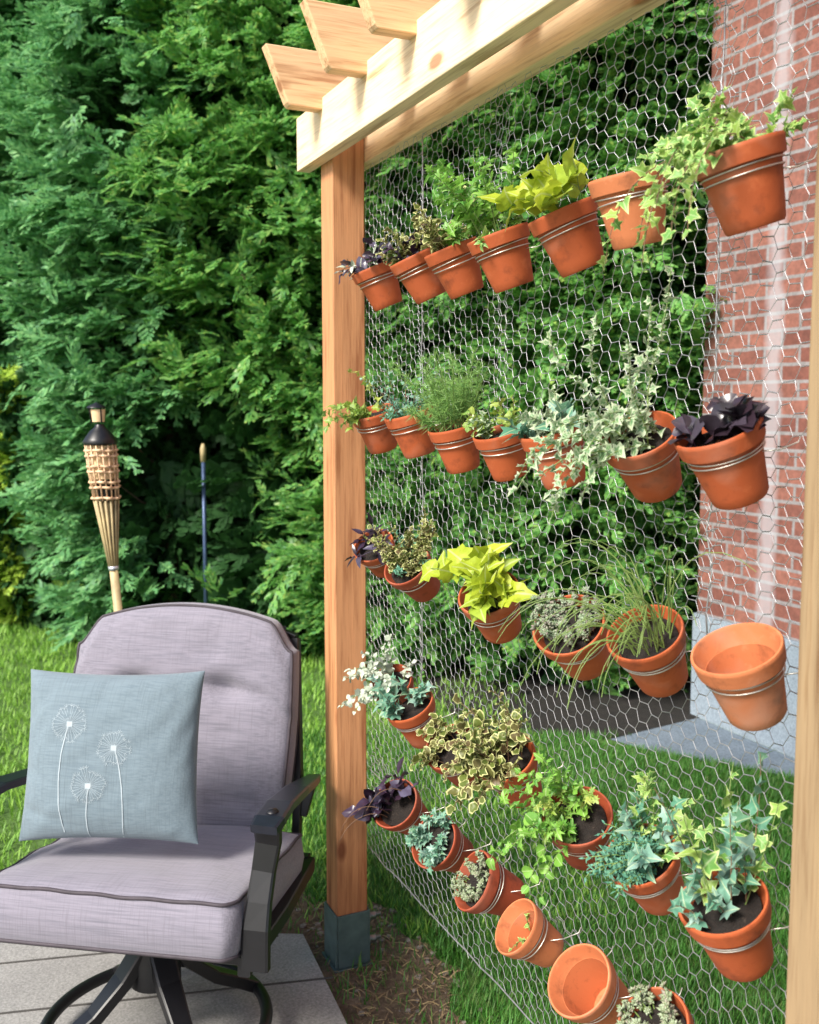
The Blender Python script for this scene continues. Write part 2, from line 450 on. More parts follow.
def tpl(kind, ruffle=0):
    key = (kind, ruffle)
    if key not in TPL:
        if kind == 'tuft': TPL[key] = tuft_tpl()
        elif kind == 'fat': TPL[key] = fat_tpl()
        elif kind == 'rosette': TPL[key] = rosette_tpl()
        else: TPL[key] = leaf_tpl(kind, ruffle)
    return TPL[key]
VARS = {}
def variants(kind, ruffle):
    key = (kind, ruffle)
    if key not in VARS:
        if kind in ('tuft', 'fat', 'rosette'): VARS[key] = [tpl(kind)]
        else: VARS[key] = [leaf_tpl(kind, ruffle, f, c, w) for f, c, w in ((.15, .15, 0), (.45, .45, .06), (.25, .8, .10), (.6, .1, .04), (-.1, .5, .12))]
    return VARS[key]

def imgdir(dx, dy, dz=0.0):
    """direction: dx to the camera's right, dy up, dz towards the patio"""
    return RT * dx + ZU * dy + Vector((0, -1, 0)) * dz

def plant(parent, org, ax, rad, leaf='oval', mat='green', stem='stem', n=8, ln=(.06, .12), spread=.6, droop=.4,
          up=.5, bias=(0, 0, 0), size=.03, per=7, wob=.25, sr=.0012, ruffle=0.0, start=.2, face=.5, seed=1,
          name='foliage', flat=0.0, twigs=True):
    r = random.Random(seed)
    st = MB(); P = []; Y = []; Z = []; S = []
    ax = Vector(ax).normalized(); e1 = ax.orthogonal().normalized(); e2 = ax.cross(e1)
    bi = imgdir(*bias)
    for i in range(n):
        a = r.uniform(0, 6.283); q = rad * math.sqrt(r.random()) * .8
        off = e1 * math.cos(a) + e2 * math.sin(a)
        p = org + off * q
        d = (ax * .6 + ZU * up + off * spread * r.uniform(.3, 1.1) + bi * r.uniform(.5, 1.1)).normalized()
        L = r.uniform(*ln); steps = 9; pts = [p.copy()]
        for k in range(steps):
            d = (d + Vector((0, 0, -droop / steps * (1 + k * .25))) + Vector((r.gauss(0, 1), r.gauss(0, 1), r.gauss(0, 1))) * wob / steps * 1.5).normalized()
            p = p + d * L / steps
            # stems that reach the pot's rim level stay outside the pot wall
            pts.append(p.copy())
        if twigs and n <= 4:
            MB().tube(pts, [sr * (1 - .55 * k / steps) for k in range(len(pts))], 5).build('stem', M[stem], parent)
        elif twigs: st.tube(pts, [sr * (1 - .55 * k / steps) for k in range(len(pts))], 5)
        phase = r.uniform(0, 6.283)
        for k in range(per):
            t = start + (1 - start) * (k + r.random() * .6) / per; t = min(t, 1.0) * steps
            i0 = min(int(t), steps - 1); pp = pts[i0].lerp(pts[i0 + 1], t - i0)
            dd = (pts[i0 + 1] - pts[i0]).normalized()
            s1 = dd.orthogonal().normalized(); s2 = dd.cross(s1); w = phase + k * 2.4
            sd = s1 * math.cos(w) + s2 * math.sin(w)
            if flat: sd = (sd - ZU * sd.z * flat)
            yv = (sd + dd * .45 + ZU * .12 + Vector((0, -1, 0)) * .15 + (dd * 1.2 if k == per - 1 else Vector((0, 0, 0)))).normalized()
            zv = (ZU * (1 - face) + Vector((-.05, -1, .25)) * face + Vector((r.gauss(0, .3), r.gauss(0, .3), r.gauss(0, .3)))).normalized()
            P.append(pp); Y.append(yv); Z.append(zv); S.append(size * r.uniform(.6, 1.15) * (1 - .25 * k / per))
    if twigs and n > 4: st.build('stem', M[stem], parent)
    if leaf and P:
        vs_ = variants(leaf, ruffle)
        Pn = np.array([tuple(v) for v in P]); Yn = np.array([tuple(v) for v in Y]); Zn = np.array([tuple(v) for v in Z])
        mt = frames(Yn, Zn, np.array(S))
        VV = []; FF = []; MG = []; AC = []; off = 0; pick = np.array([r.randrange(len(vs_)) for _ in P])
        for q, (T, F, mg) in enumerate(vs_):
            k_ = pick == q
            if not k_.any(): continue
            V, F2 = scatter(T, F, mt[k_], Pn[k_]); VV.append(V); FF.append(F2 + off); off += len(V)
            MG.append(np.tile(mg, k_.sum())); AC.append(np.tile(np.abs(T[:, 0]), k_.sum()))
        fo = np_mesh(name, np.concatenate(VV), np.concatenate(FF), M[mat], parent, np.concatenate(MG))
        at = fo.data.attributes.new('across', 'FLOAT', 'POINT'); at.data.foreach_set('value', np.concatenate(AC).astype(np.float32))

# ------------------------------------------------------------------ pots
WIRE_Y = .050
GROUP = 'terracotta pots wired in rows to the chicken wire'
def terracotta(name, label, rim, bot, D, mat='terra', soil=True, plants=(), hr=.87, sunk=.0, cat='flower pot', k=1.0):
    Rr = D / 2; H = D * hr
    y0 = WIRE_Y - Rr - .012
    for it in range(6):
        P0 = on_y(rim[0], rim[1], y0)
        d = ray(*bot).normalized(); oc = CAM - P0
        b = oc.dot(d); c = oc.length_squared - H * H; disc = b * b - c
        t = -b + (k * math.sqrt(disc) if disc > 0 else 0)
        P1 = CAM + d * t
        ax = (P0 - P1).normalized()
        tilt = ax.angle(ZU)
        rb = Rr * .64
        ymax = max(P1.y + rb * math.sqrt(max(0, 1 - ax.y ** 2)), P0.y + Rr * .9 * math.sqrt(max(0, 1 - ax.y ** 2)))
        if ymax > WIRE_Y - .004: y0 -= (ymax - (WIRE_Y - .006))
        else: break
    base = P0 - ax * H
    root = empty(name, base)
    tag(root, label, cat, GROUP)
    hb = H * .24; th = D * .045
    rbt = Rr * .82; rj = Rr * .85
    outer = [(0.0005, 0), (rb * .93, 0), (rb, .004)]
    for k in range(1, 7): outer.append((rb + (rj - rb) * k / 6, .004 + (H - hb - .004) * k / 6))
    inner = [(rj - th, H - hb)] + [(rj - th - (rj - rb) * k / 5, H - hb - (H - hb - th) * k / 5) for k in range(1, 6)] + [(.0005, th)]
    lo = MB().lathe(outer + [(rj - th * .5, H - hb)] + inner, base, ax, 44)
    po = lo.build('pot', M[mat], root, True, ang=40)
    rimp = [(rj - th, H - hb - .0008), (rj + .0006, H - hb - .0008), (Rr * .945, H - hb + .001), (Rr * .955, H - hb + .004), (Rr * .985, H - .006), (Rr * .995, H - .003),
            (Rr * .975, H), (Rr * .93, H), (Rr * .905, H - .003), (Rr * .88, H - .010), (rj - th, H - hb - .0008)]
    MB().lathe(rimp, base, ax, 44).build('rim', M[mat], po, True, ang=50)
    e1 = ax.orthogonal().normalized(); e2 = ax.cross(e1)
    # two turns of tie wire under the rim with ends hooked to the screen
    mb = MB()
    rr = random.Random(int(rim[0] * 7 + rim[1]))
    for q in range(2):
        tl = (e1 * rr.uniform(-1, 1) + e2 * rr.uniform(-1, 1)) * .07
        hh = H - hb - .004 - q * .009
        rad = rb + (rj - rb) * (hh / (H - hb)) + .0022
        pts = []
        for k in range(41):
            w = 2 * math.pi * k / 40
            off = e1 * math.cos(w) + e2 * math.sin(w)
            pts.append(base + ax * (hh + off.dot(tl) * rad * .8 * (-1 if q else 1)) + off * rad)
        mb.tube(pts, .00115, 6)
    # hooks
    for sx in (-1, 1):
        s = base + ax * (H - hb - .008) + Vector((sx * rj * .8, rj * .5, 0))
        e = Vector((s.x + sx * .018, WIRE_Y, s.z + .012))
        mb.tube([s, s.lerp(e, .5) + Vector((0, 0, -.004)), e, e + Vector((0, .004, .01))], .001, 5)
    mb.build('tie_wire', M['tie'], root, True)
    sr_ = rj - th
    so = base + ax * (H * (.84 - sunk))
    if soil:
        V = [so]; F = []; K = 28; rings = 6
        for i in range(1, rings + 1):
            for j in range(K):
                w = 2 * math.pi * j / K; q = sr_ * i / rings * (1.02 if i == rings else 1)
                p = so + (e1 * math.cos(w) + e2 * math.sin(w)) * q
                nz = noise.noise(p * 70) * .006 + .006 * (1 - (i / rings) ** 2)
                V.append(p + ax * nz)
        for j in range(K): F.append((0, 1 + j, 1 + (j + 1) % K))
        for i in range(rings - 1):
            for j in range(K):
                a = 1 + i * K + j; b_ = 1 + i * K + (j + 1) % K
                F.append((a, a + K, b_ + K, b_))
        MB().add(V, F).build('soil', M['soil'], root, True)
    for i, pl in enumerate(plants):
        kw = dict(pl); kw.setdefault('seed', int(rim[0] + 13 * i + rim[1]))
        plant(root, so, ax, sr_, **kw)
    return root, so, ax

def dp(**k): return k
# plant recipes
PURPLE = lambda **k: {**dp(leaf='oval', mat='purple', stem='stem_purple', n=7, ln=(.04, .09), spread=.9, droop=.5, size=.045, per=5, up=.5), **k}
BLACK = lambda **k: {**dp(leaf='round', mat='black', stem='stem_purple', n=9, ln=(.02, .045), spread=.8, droop=.2, size=.038, per=5, up=.7), **k}
LIME = lambda **k: {**dp(leaf='heart', mat='lime', stem='stem', n=7, ln=(.05, .11), spread=.9, droop=.35, size=.062, per=3, up=.6, start=.5, face=.55), **k}
PARS = lambda **k: {**dp(leaf='parsley', mat='green', n=11, ln=(.06, .13), spread=.8, droop=.3, size=.026, per=9, up=.9, start=.3), **k}
COLEUS = lambda **k: {**dp(leaf='round', mat='coleus', stem='stem_brown', n=11, ln=(.04, .10), spread=.9, droop=.45, size=.026, per=9, ruffle=.10, up=.6, face=.5), **k}
IVYV = lambda **k: {**dp(leaf='ivy', mat='ivy_var', stem='stem', n=9, ln=(.08, .18), spread=.8, droop=.7, size=.028, per=13, up=.5, face=.6, start=.08), **k}
IVYG = lambda **k: {**dp(leaf='ivy', mat='ivy_gold', stem='stem', n=8, ln=(.07, .16), spread=.9, droop=.8, size=.026, per=11, up=.5, face=.55, start=.08), **k}
IVYB = lambda **k: {**dp(leaf='ivy', mat='ivy_blue', stem='stem_brown', n=7, ln=(.08, .17), spread=.9, droop=.3, size=.046, per=7, up=.7, face=.6, start=.2), **k}
SILVER = lambda **k: {**dp(leaf='round', mat='silver', stem='stem', n=9, ln=(.06, .13), spread=.9, droop=.6, size=.018, per=13, up=.5, start=.25), **k}
DILL = lambda **k: {**dp(leaf='tuft', mat='dill', stem='stem', n=16, ln=(.08, .17), spread=.7, droop=.3, size=.030, per=12, up=1.0, start=.25, sr=.0009), **k}
THYME = lambda **k: {**dp(leaf='lance', mat='blue_thyme', stem='stem', n=22, ln=(.03, .07), spread=1.0, droop=.5, size=.015, per=16, up=.5, start=.15), **k}
SEDUM = lambda **k: {**dp(leaf='rosette', mat='sedum', stem='stem', n=26, ln=(.015, .04), spread=1.0, droop=.1, size=.024, per=3, up=.6, start=.4), **k}
OLIVE = lambda **k: {**dp(leaf='oval', mat='oliveherb', stem='stem_brown', n=16, ln=(.04, .10), spread=1.0, droop=.3, size=.017, per=14, up=.9, start=.1), **k}
BLADES = lambda **k: {**dp(leaf=None, stem='stem', n=26, ln=(.10, .20), spread=.8, droop=1.2, up=1.1, sr=.0011, per=0), **k}

POTS = [
 # row 1
 dict(label='small pot of dusky purple leaves in the top row, against the far cedar post', rim=(373, 267), bot=(386, 299), D=.115, plants=[PURPLE(bias=(-.35, .1, .3), size=.04), PURPLE(mat='silver', leaf='lance', n=4, ln=(.05, .09), bias=(-.7, 0, .2), size=.03)]),
 dict(label='pot holding one drooping purple leaf, second from the far post in the top row', rim=(413, 256), bot=(428, 289), D=.115, plants=[PURPLE(n=5, size=.05), COLEUS(n=6, bias=(.1, .6, 0))]),
 dict(label='pot of olive cream-edged coleus in the top row, third from the far post', rim=(450, 247), bot=(464, 284), D=.115, plants=[COLEUS(ln=(.07, .14), bias=(-.1, .8, 0), n=14), PARS(n=5, ln=(.05, .1))]),
 dict(label='pot of tall bright green parsley in the top row', rim=(497, 233), bot=(511, 276), D=.120, plants=[PARS(n=17, ln=(.08, .20), bias=(-.5, .9, 0), per=11, size=.03), IVYG(n=3, ln=(.04, .08), bias=(-.2, 0, .3))]),
 dict(label='top-row pot spilling yellow-lime pointed leaves, beside the empty pot', rim=(561, 210), bot=(580, 260), D=.120, plants=[LIME(n=11, bias=(-.6, .35, .1), size=.055)]),
 dict(label='empty pale pot in the top row, between the lime plant and the trailing ivy', rim=(628, 174), bot=(638, 238), D=.122, mat='terra_pale', soil=False, cat='flower pot', name='terracotta_pot'),
 dict(label='large top-row pot with long ivy trailing down its left side, in front of the brick', rim=(736, 147), bot=(753, 216), D=.122, plants=[IVYG(n=6, ln=(.06, .11), bias=(-.2, .6, .1), size=.024), IVYB(mat='ivy_gold', n=9, ln=(.13, .26), droop=1.9, bias=(-.95, -.1, .5), size=.027, per=12, start=.05), IVYG(n=6, ln=(.08, .13), bias=(-.9, .5, .2), size=.026), SILVER(n=2, leaf='ivy', mat='ivy_gold', ln=(.05, .07), bias=(.6, .4, .2), size=.022)]),
 # row 2
 dict(label='second-row pot of yellow-green ivy reaching across the far cedar post', rim=(373, 411), bot=(381, 440), D=.115, plants=[IVYG(mat='yellowgreen', leaf='ivy', n=8, ln=(.07, .15), bias=(-.9, .2, .3), size=.025)]),
 dict(label='pot of low blue-green thyme with double wire around it, second row', rim=(408, 412), bot=(419, 449), D=.115, plants=[THYME(bias=(-.3, .2, 0)), OLIVE(mat='ivy_blue', n=6, ln=(.07, .14), bias=(-.1, .8, 0))]),
 dict(label='pot nearly hidden under a cloud of feathery dill, second row', rim=(453, 425), bot=(462, 461), D=.110, plants=[DILL(n=26, ln=(.10, .20), bias=(.05, .6, .1)), DILL(n=12, ln=(.05, .11), bias=(-.2, -.2, .5))]),
 dict(label='orange pot with small yellow-edged leaves to the right of the dill', rim=(499, 431), bot=(508, 466), D=.105, plants=[COLEUS(mat='yellowgreen', n=8, ln=(.04, .08), bias=(-.5, .2, .2), size=.022), IVYV(n=4, ln=(.05, .09), bias=(.3, .3, 0), size=.024)]),
 dict(label='second-row pot of pale cream and green ivy, behind the big variegated ivy', rim=(551, 429), bot=(563, 474), D=.115, plants=[IVYV(n=7, ln=(.04, .09), bias=(-.2, .6, 0), size=.026), IVYB(n=3, ln=(.05, .08))]),
 dict(label='large pot of white-green variegated ivy climbing up the wire and trailing down', rim=(638, 434), bot=(658, 488), D=.118, plants=[IVYV(n=5, ln=(.12, .26), bias=(-.65, 1.9, -.1), droop=-.1, size=.022, per=22, wob=1.0), IVYV(n=6, ln=(.09, .16), bias=(-1.4, .1, .4), droop=.7, size=.025, per=14, start=.03), IVYV(n=5, ln=(.16, .24), bias=(-1.4, -.3, .4), droop=1.1, size=.024, per=16, start=.05)]),
 dict(label='big pot of glossy black-purple rosettes, right-hand end of the second row', rim=(717, 428), bot=(741, 497), D=.120, plants=[BLACK(bias=(-.2, .3, 0), n=11)]),
 # row 3
 dict(label='small third-row pot of dark spiky leaves in front of the far cedar post', rim=(373, 545), bot=(386, 568), D=.105, mat='terra', plants=[PURPLE(leaf='lance', n=8, ln=(.03, .07), bias=(-.4, .2, .2), size=.045)]),
 dict(label='third-row pot of bushy olive herb with small curled leaves', rim=(406, 564), bot=(427, 590), D=.115, mat='terra_dark', plants=[OLIVE(mat='coleus', leaf='round', ruffle=.1, n=22, ln=(.05, .12), bias=(-.05, .8, 0), size=.018), THYME(n=10, bias=(.5, .6, .2), ln=(.04, .08))]),
 dict(label='third-row pot with big lime sweet potato leaves drooping over its rim', rim=(488, 592), bot=(503, 630), D=.122, plants=[LIME(n=11, bias=(-.8, .3, .3), size=.066, ln=(.05, .11)), LIME(n=6, ln=(.04, .09), bias=(.6, .6, .1), size=.055)]),
 dict(label='third-row pot heaped with pink and grey-green sedum rosettes', rim=(568, 624), bot=(588, 662), D=.125, plants=[SEDUM(n=60, bias=(-.25, .5, 0), ln=(.02, .065)), BLADES(n=5, ln=(.06, .12), bias=(.5, -.4, .4))]),
 dict(label='third-row pot of thin spider-like grass blades arching out', rim=(644, 632), bot=(664, 680), D=.118, plants=[BLADES(n=44, ln=(.10, .26), bias=(-.5, .7, 0)), BLADES(n=14, ln=(.12, .22), bias=(-1, -.1, .2), droop=1.6)]),
 dict(label='empty pot with pale chalky rim, right-hand end of the third row', rim=(736, 648), bot=(758, 714), D=.122, mat='terra_pale', soil=False, name='terracotta_pot'),
 # row 4
 dict(label='fourth-row pot of silvery white round leaves reaching across the far post', rim=(390, 682), bot=(404, 706), D=.110, mat='terra_dark', plants=[SILVER(n=12, ln=(.07, .15), bias=(-1.0, .3, .3), size=.02), SILVER(n=7, ln=(.06, .13), bias=(.2, 1.2, 0), size=.018)]),
 dict(label='fourth-row pot with pale blue-green ivy leaves hanging over its left rim', rim=(409, 704), bot=(426, 738), D=.118, plants=[IVYB(n=9, ln=(.05, .10), bias=(-.3, .3, .3), size=.034)]),
 dict(label='dark damp pot half hidden left of the large coleus, fourth row', rim=(449, 746), bot=(468, 774), D=.115, mat='terra_dark', plants=[COLEUS(n=8, bias=(-.6, .2, .3), ln=(.04, .08))]),
 dict(label='fourth-row pot overflowing with cream-edged curly coleus', rim=(505, 757), bot=(524, 793), D=.118, plants=[COLEUS(n=17, ln=(.06, .14), bias=(-.6, .8, .1), size=.025), COLEUS(n=12, ln=(.07, .13), bias=(-.6, -.3, .5), size=.032, droop=1.0)]),
 dict(label='fourth-row pot with dark soil showing and fresh green creeping leaves on its left', rim=(577, 815), bot=(586, 852), D=.120, mat='terra_dark', plants=[IVYG(leaf='parsley', mat='green', n=9, ln=(.06, .13), bias=(-1.2, .3, .2), size=.024, droop=.3), IVYG(n=5, leaf='parsley', mat='yellowgreen', ln=(.06, .13), bias=(-.1, 1.2, 0), size=.02), IVYG(leaf='round', mat='green', n=6, ln=(.10, .16), bias=(-1.0, -.4, .3), size=.024, droop=.9)]),
 dict(label='fourth-row pot of dense fine grey-green mounding foliage', rim=(640, 854), bot=(663, 896), D=.115, plants=[THYME(n=60, ln=(.03, .075), bias=(-1.5, .0, .3), size=.014, per=18, mat='blue_thyme'), IVYB(n=4, ln=(.06, .10), bias=(.0, .2, .3), size=.035), IVYG(n=5, ln=(.08, .14), bias=(.6, .8, 0), size=.024)]),
 dict(label='large pot of blue-green ivy, right-hand end of the fourth row near the close post', rim=(722, 900), bot=(745, 960), D=.124, mat='terra', plants=[IVYB(n=6, ln=(.04, .09), bias=(-.6, .4, .0), size=.029, per=5), IVYB(n=4, ln=(.12, .22), bias=(.0, 1.6, -.1), size=.032, droop=0, per=6, mat='ivy_blue'), IVYG(n=3, ln=(.14, .2), bias=(.3, 1.4, 0), droop=.1, size=.034, per=6)]),
 # row 5
 dict(label='lowest-row pot of dark purple leaves in front of the far cedar post', rim=(394, 803), bot=(416, 821), D=.122, mat='terra_dark', plants=[PURPLE(n=9, mat='purple', bias=(-.5, .1, .3), size=.05, ln=(.03, .07)), BLADES(stem='stem_brown', n=3, ln=(.10, .16), bias=(-1.2, .2, .3))]),
 dict(label='lowest-row pot with frilly grey-green leaves, next to the purple one', rim=(433, 841), bot=(461, 856), D=.118, mat='terra_dark', plants=[THYME(leaf='parsley', n=14, size=.02, ln=(.03, .06), bias=(-.5, .0, .2), mat='ivy_blue')]),
 dict(label='lowest-row pot of small pale succulents facing left, beside the first empty pot', rim=(472, 880), bot=(514, 898), D=.120, mat='terra_dark', plants=[SEDUM(mat='pale_sedum', n=34, size=.02, bias=(-.5, .1, 0), ln=(.02, .05))]),
 dict(label='empty tipped pot with one tiny green sprig inside, lowest row', rim=(515, 926), bot=(551, 950), D=.108, mat='terra_pale', soil=False, name='terracotta_pot', plants=[IVYG(leaf='parsley', n=2, ln=(.05, .07), size=.014, per=7, bias=(.1, .6, 0))], sunk=.3),
 dict(label='empty tipped pot at the bottom edge, wide open towards the patio', rim=(578, 980), bot=(613, 1007), D=.122, mat='terra_pale', soil=False, name='terracotta_pot'),
 dict(label='pot of pale succulents cut off by the bottom edge of the view', rim=(652, 1026), bot=(683, 1058), D=.118, mat='terra', plants=[SEDUM(mat='pale_sedum', n=30, size=.026, bias=(-.6, .4, 0), ln=(.02, .05))]),
]

# ------------------------------------------------------------------ pergola
def build_pergola():
    pg = empty('pergola', (0, 0, 0)); zt_ = on_y(297, 172, -.0445 - .038).z + .134
    tag(pg, 'pale wooden pergola frame with two posts, double beams and rafters holding the wire', 'pergola')
    w = .0445
    x1 = 1.690
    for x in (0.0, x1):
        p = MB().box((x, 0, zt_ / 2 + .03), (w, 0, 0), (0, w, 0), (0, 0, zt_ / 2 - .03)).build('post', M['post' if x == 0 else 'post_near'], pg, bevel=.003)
        g = .0035
        br = MB()
        br.box((x, -w - g, .085), (w + g, 0, 0), (0, g * .8, 0), (0, 0, .075))
        br.box((x, w + g, .085), (w + g, 0, 0), (0, g * .8, 0), (0, 0, .075))
        br.box((x + w + g, 0, .085), (g * .8, 0, 0), (0, w, 0), (0, 0, .075))
        br.box((x - w - g, 0, .085), (g * .8, 0, 0), (0, w, 0), (0, 0, .075))
        br.box((x, 0, .004), (w + .012, 0, 0), (0, w + .012, 0), (0, 0, .004))
        b = br.build('bracket', M['bracket'], p, bevel=.001)
    for x in (0.0,):
        for z in (.060, .128):
            bl = MB().lathe([(.0001, .042), (.006, .042), (.007, .026), (.012, .026), (.013, .022), (.013, .008), (.019, .006), (.019, 0)], (x + .022, w + .006, z), (0, 1, 0), 12)
            bl.build('bolt', M['bolt'], pg, True)
    # beams on either side of the posts
    pe = on_y(297, 172, -w - .038)
    xe = pe.x; zb = pe.z
    for nm, y in (('front', -w - .019 - .0005), ('back', w + .019 + .0005)):
        xs = xe if nm == 'front' else xe
        MB().box(((xs + 3.2) / 2, y, zb + .07), ((3.2 - xs) / 2, 0, 0), (0, .019, 0), (0, 0, .07)).build('beam', M['beam'], pg, bevel=.003)
    return pg, xe, zb

pg, BX, BZ = build_pergola()
print('beam end', BX, BZ)
# rafters: ends stick out over the patio with slanted cuts
def rafter(x, yend, z0, h=.14):
    t = .019; y1 = .075
    prof = [(yend, z0 + h), (yend + .055, z0 + .008), (yend + .062, z0), (y1, z0), (y1, z0 + h)]
    vs = [(x - t, a, b) for a, b in prof] + [(x + t, a, b) for a, b in prof]; n = len(prof)
    fs = [tuple(range(n)), tuple(range(2 * n - 1, n - 1, -1))] + [(i, n + i, n + (i + 1) % n, (i + 1) % n) for i in range(n)]
    MB().add(vs, fs).build('rafter', M['rafter'], pg, bevel=.003)
RAFPX = ((293, 108), (326, 71), (372, 31)); RAFZ = .11; RX = []

# ------------------------------------------------------------------ chicken wire
def wire_sheet(x0, x1, z0, z1, yo, ph=0.0, rad=.0009, parent=None, name='wire', seed=3):
    a = .0172; cw = 1.5 * a; rh = math.sqrt(3) * a
    segs = []
    nx = int((x1 - x0) / cw) + 1; nz = int((z1 - z0) / rh) + 1
    def pt(x, z):
        x += ph * .6; z += ph
        v = Vector((x * 3.0, z * 3.0, seed)); n1 = noise.noise(v); n2 = noise.noise(v + Vector((9, 3, 5)))
        v2 = Vector((x * 30, z * 30, seed)); j1 = noise.noise(v2); j2 = noise.noise(v2 + Vector((5, 1, 8)))
        return (x + n1 * .02 + j1 * .003, yo + .010 * n2 + .003 * j1, z + n2 * .030 + j2 * .005)
    for i in range(nx):
        for j in range(nz + 1):
            cx = x0 + i * cw; cz = z0 + j * rh + (rh / 2 if i % 2 else 0)
            L = (cx - a, cz); UL = (cx - a / 2, cz + rh / 2); UR = (cx + a / 2, cz + rh / 2); Rr = (cx + a, cz)
            LR = (cx + a / 2, cz - rh / 2); LL = (cx - a / 2, cz - rh / 2)
            for p, q, tw in ((UL, UR, 1), (L, UL, 0), (L, LL, 0)):
                mx = (p[0] + q[0]) / 2; mz = (p[1] + q[1]) / 2
                if x0 <= mx <= x1 and z0 <= mz <= z1: segs.append((pt(*p), pt(*q), tw))
    A = np.array([s[0] for s in segs]); B = np.array([s[1] for s in segs]); tw = np.array([s[2] for s in segs])
    d = norm(B - A); yv = np.tile(np.array([0, 1.0, 0]), (len(A), 1)); s1 = norm(np.cross(d, yv)); s2 = np.cross(d, s1)
    r = np.where(tw == 1, rad * 1.45, rad)[:, None]
    V = []
    for base in (A, B):
        for c, s in ((1, 0), (0, 1), (-1, 0), (0, -1)):
            V.append(base + (s1 * c + s2 * s) * r)
    V = np.stack(V, axis=1); V = V.reshape(-1, 3)
    f = np.array([(0, 1, 5, 4), (1, 2, 6, 5), (2, 3, 7, 6), (3, 0, 4, 7)])
    F = (f[None] + (np.arange(len(A)) * 8)[:, None, None]).reshape(-1, 4)
    return np_mesh(name, V, F, M['zinc'], parent, smooth=True)
def ux(px, py=500): return on_y(px, py, WIRE_Y).x
ws = empty('chicken_wire', (.82, WIRE_Y, .3))
tag(ws, 'hexagonal galvanised chicken wire screen stretched between the two wooden posts', 'wire mesh')
wire_sheet(.0, 1.70, .33, BZ - .005, WIRE_Y, 0, .0006, ws, 'wire_panel', 3)
for px, wd, zl in ((420, .05, .85), (497, .06, 1.35), (708, .06, 1.22)):
    u = ux(px)
    wire_sheet(u - wd / 2, u + wd / 2, zl, BZ - .005, WIRE_Y + .004, .011, .0006, ws, 'overlap_strip', 5)
wire_sheet(.05, 1.66, .535, .585, WIRE_Y + .004, .012, .0007, ws, 'overlap_strip', 8)
sel = MB()
for z in (.332, .560):
    sel.tube([(x / 40 * 1.62 + .03, WIRE_Y + .005 + .004 * noise.noise(Vector((x * .4, z, 0))), z + .006 * noise.noise(Vector((x * .5, 0, z)))) for x in range(41)], .0016, 6)
for px, zl in ((420, .85), (708, 1.22)):
    u = ux(px)
    sel.tube([(u + .012 * noise.noise(Vector((k * .5, px, 0))), WIRE_Y + .006, zl + (BZ - .01 - zl) * k / 30) for k in range(31)], .0013, 6)
sel.build('selvage_wire', M['zinc'], ws, True)

# rafters sit notched over the beams; only their patio ends show
for zz_ in (.08, .1, .12, .14):
    print('rafter', zz_, [tuple(round(c, 3) for c in on_z(px, py, BZ + zz_)) for px, py in ((293, 108), (326, 71), (372, 31))])
for px_, py_ in RAFPX:
    p_ = on_z(px_, py_, BZ + RAFZ); RX.append((p_.x, p_.y))
ym = sum(q[1] for q in RX) / 3 - .062
xs_ = [q[0] for q in RX]
for x in xs_ + [xs_[-1] + (xs_[-1] - xs_[0]) / 2 * (k + 1) for k in range(3)]:
    rafter(x, ym, BZ + RAFZ)

for i_, p in enumerate(POTS):
    p = dict(p); p.setdefault('k', 0.0 if i_ < 7 else (.3 if i_ < 12 else 1.0))
    k = dict(p); nm = k.pop('name', 'potted_plant')
    if nm == 'potted_plant': k['cat'] = 'potted plant'
    terracotta(nm, k.pop('label'), k.pop('rim'), k.pop('bot'), k.pop('D'), **k)

# ------------------------------------------------------------------ ground
def poly(name, pts, z, mat, kind='structure', thick=0):
    vs = [(p[0], p[1], z) for p in pts]; n = len(vs)
    fs = [tuple(range(n))]
    if thick:
        vs += [(p[0], p[1], z - thick) for p in pts]; fs += [(i, n + i, n + (i + 1) % n, (i + 1) % n) for i in range(n)]
    o = MB().add(vs, fs).build(name, mat); tag(o, kind=kind); return o
# one sheet to the horizon
poly('lawn', [(-120, -120), (120, -120), (120, 120), (-120, 120)], 0, M['lawn'])
A = on_z(303, 934, 0.03); B_ = on_z(347, 1024, .03); dd = (B_ - A).normalized()
s0 = A; s1 = A + dd * 5; s2 = s1 + Vector((0, -5, 0)); s3 = A + RT * -3.2 + FW * .12; 
s2 = s3 + dd * 5
SLAB = [s0, s1, s2, s3]
o = poly('patio', SLAB, .03, M['concrete'], thick=.12)
# joints cut in the patio
j = MB()
for (a, b) in (((0, 964), (150, 949)), ((0, 1014), (120, 1001))):
    p = on_z(*a, .03); q = on_z(*b, .03); e = (q - p).normalized(); p = p - e * 1.2; q = q + e * (.36 if a[1] < 1000 else .55)
    j.box(((p + q) / 2) + Vector((0, 0, .0015)), (q - p) / 2, Vector((-e.y, e.x, 0)) * .003, (0, 0, .001))
o = j.build('patio_joint', mat_plain('joint_dirt', (.07, .065, .06), .9)); tag(o, kind='structure')

def blob_poly(c, rx, ry, ang, n=40, seed=0, amp=.25):
    out = []
    for i in range(n):
        w = 2 * math.pi * i / n
        k = 1 + amp * noise.noise(Vector((math.cos(w) * 1.6, math.sin(w) * 1.6, seed)))
        x = math.cos(w) * rx * k; y = math.sin(w) * ry * k
        out.append((c[0] + x * math.cos(ang) - y * math.sin(ang), c[1] + x * math.sin(ang) + y * math.cos(ang)))
    return out
DIRT = []
def strip(n=44):
    up = []; lo = []
    for i in range(n + 1):
        x = -.62 + 3.2 * i / n
        up.append((x, .20 + .10 * noise.noise(Vector((x * 4, 1, 0))) + .05 * noise.noise(Vector((x * 14, 1, 0))) - (.16 if x < -.3 else 0)))
        lo.append((x, -.25))
    return lo + up[::-1]
DIRT.append(strip())
DIRT.append(blob_poly(W(-1.25, 3.95), .32, .16, AZ + 1.2, seed=3))
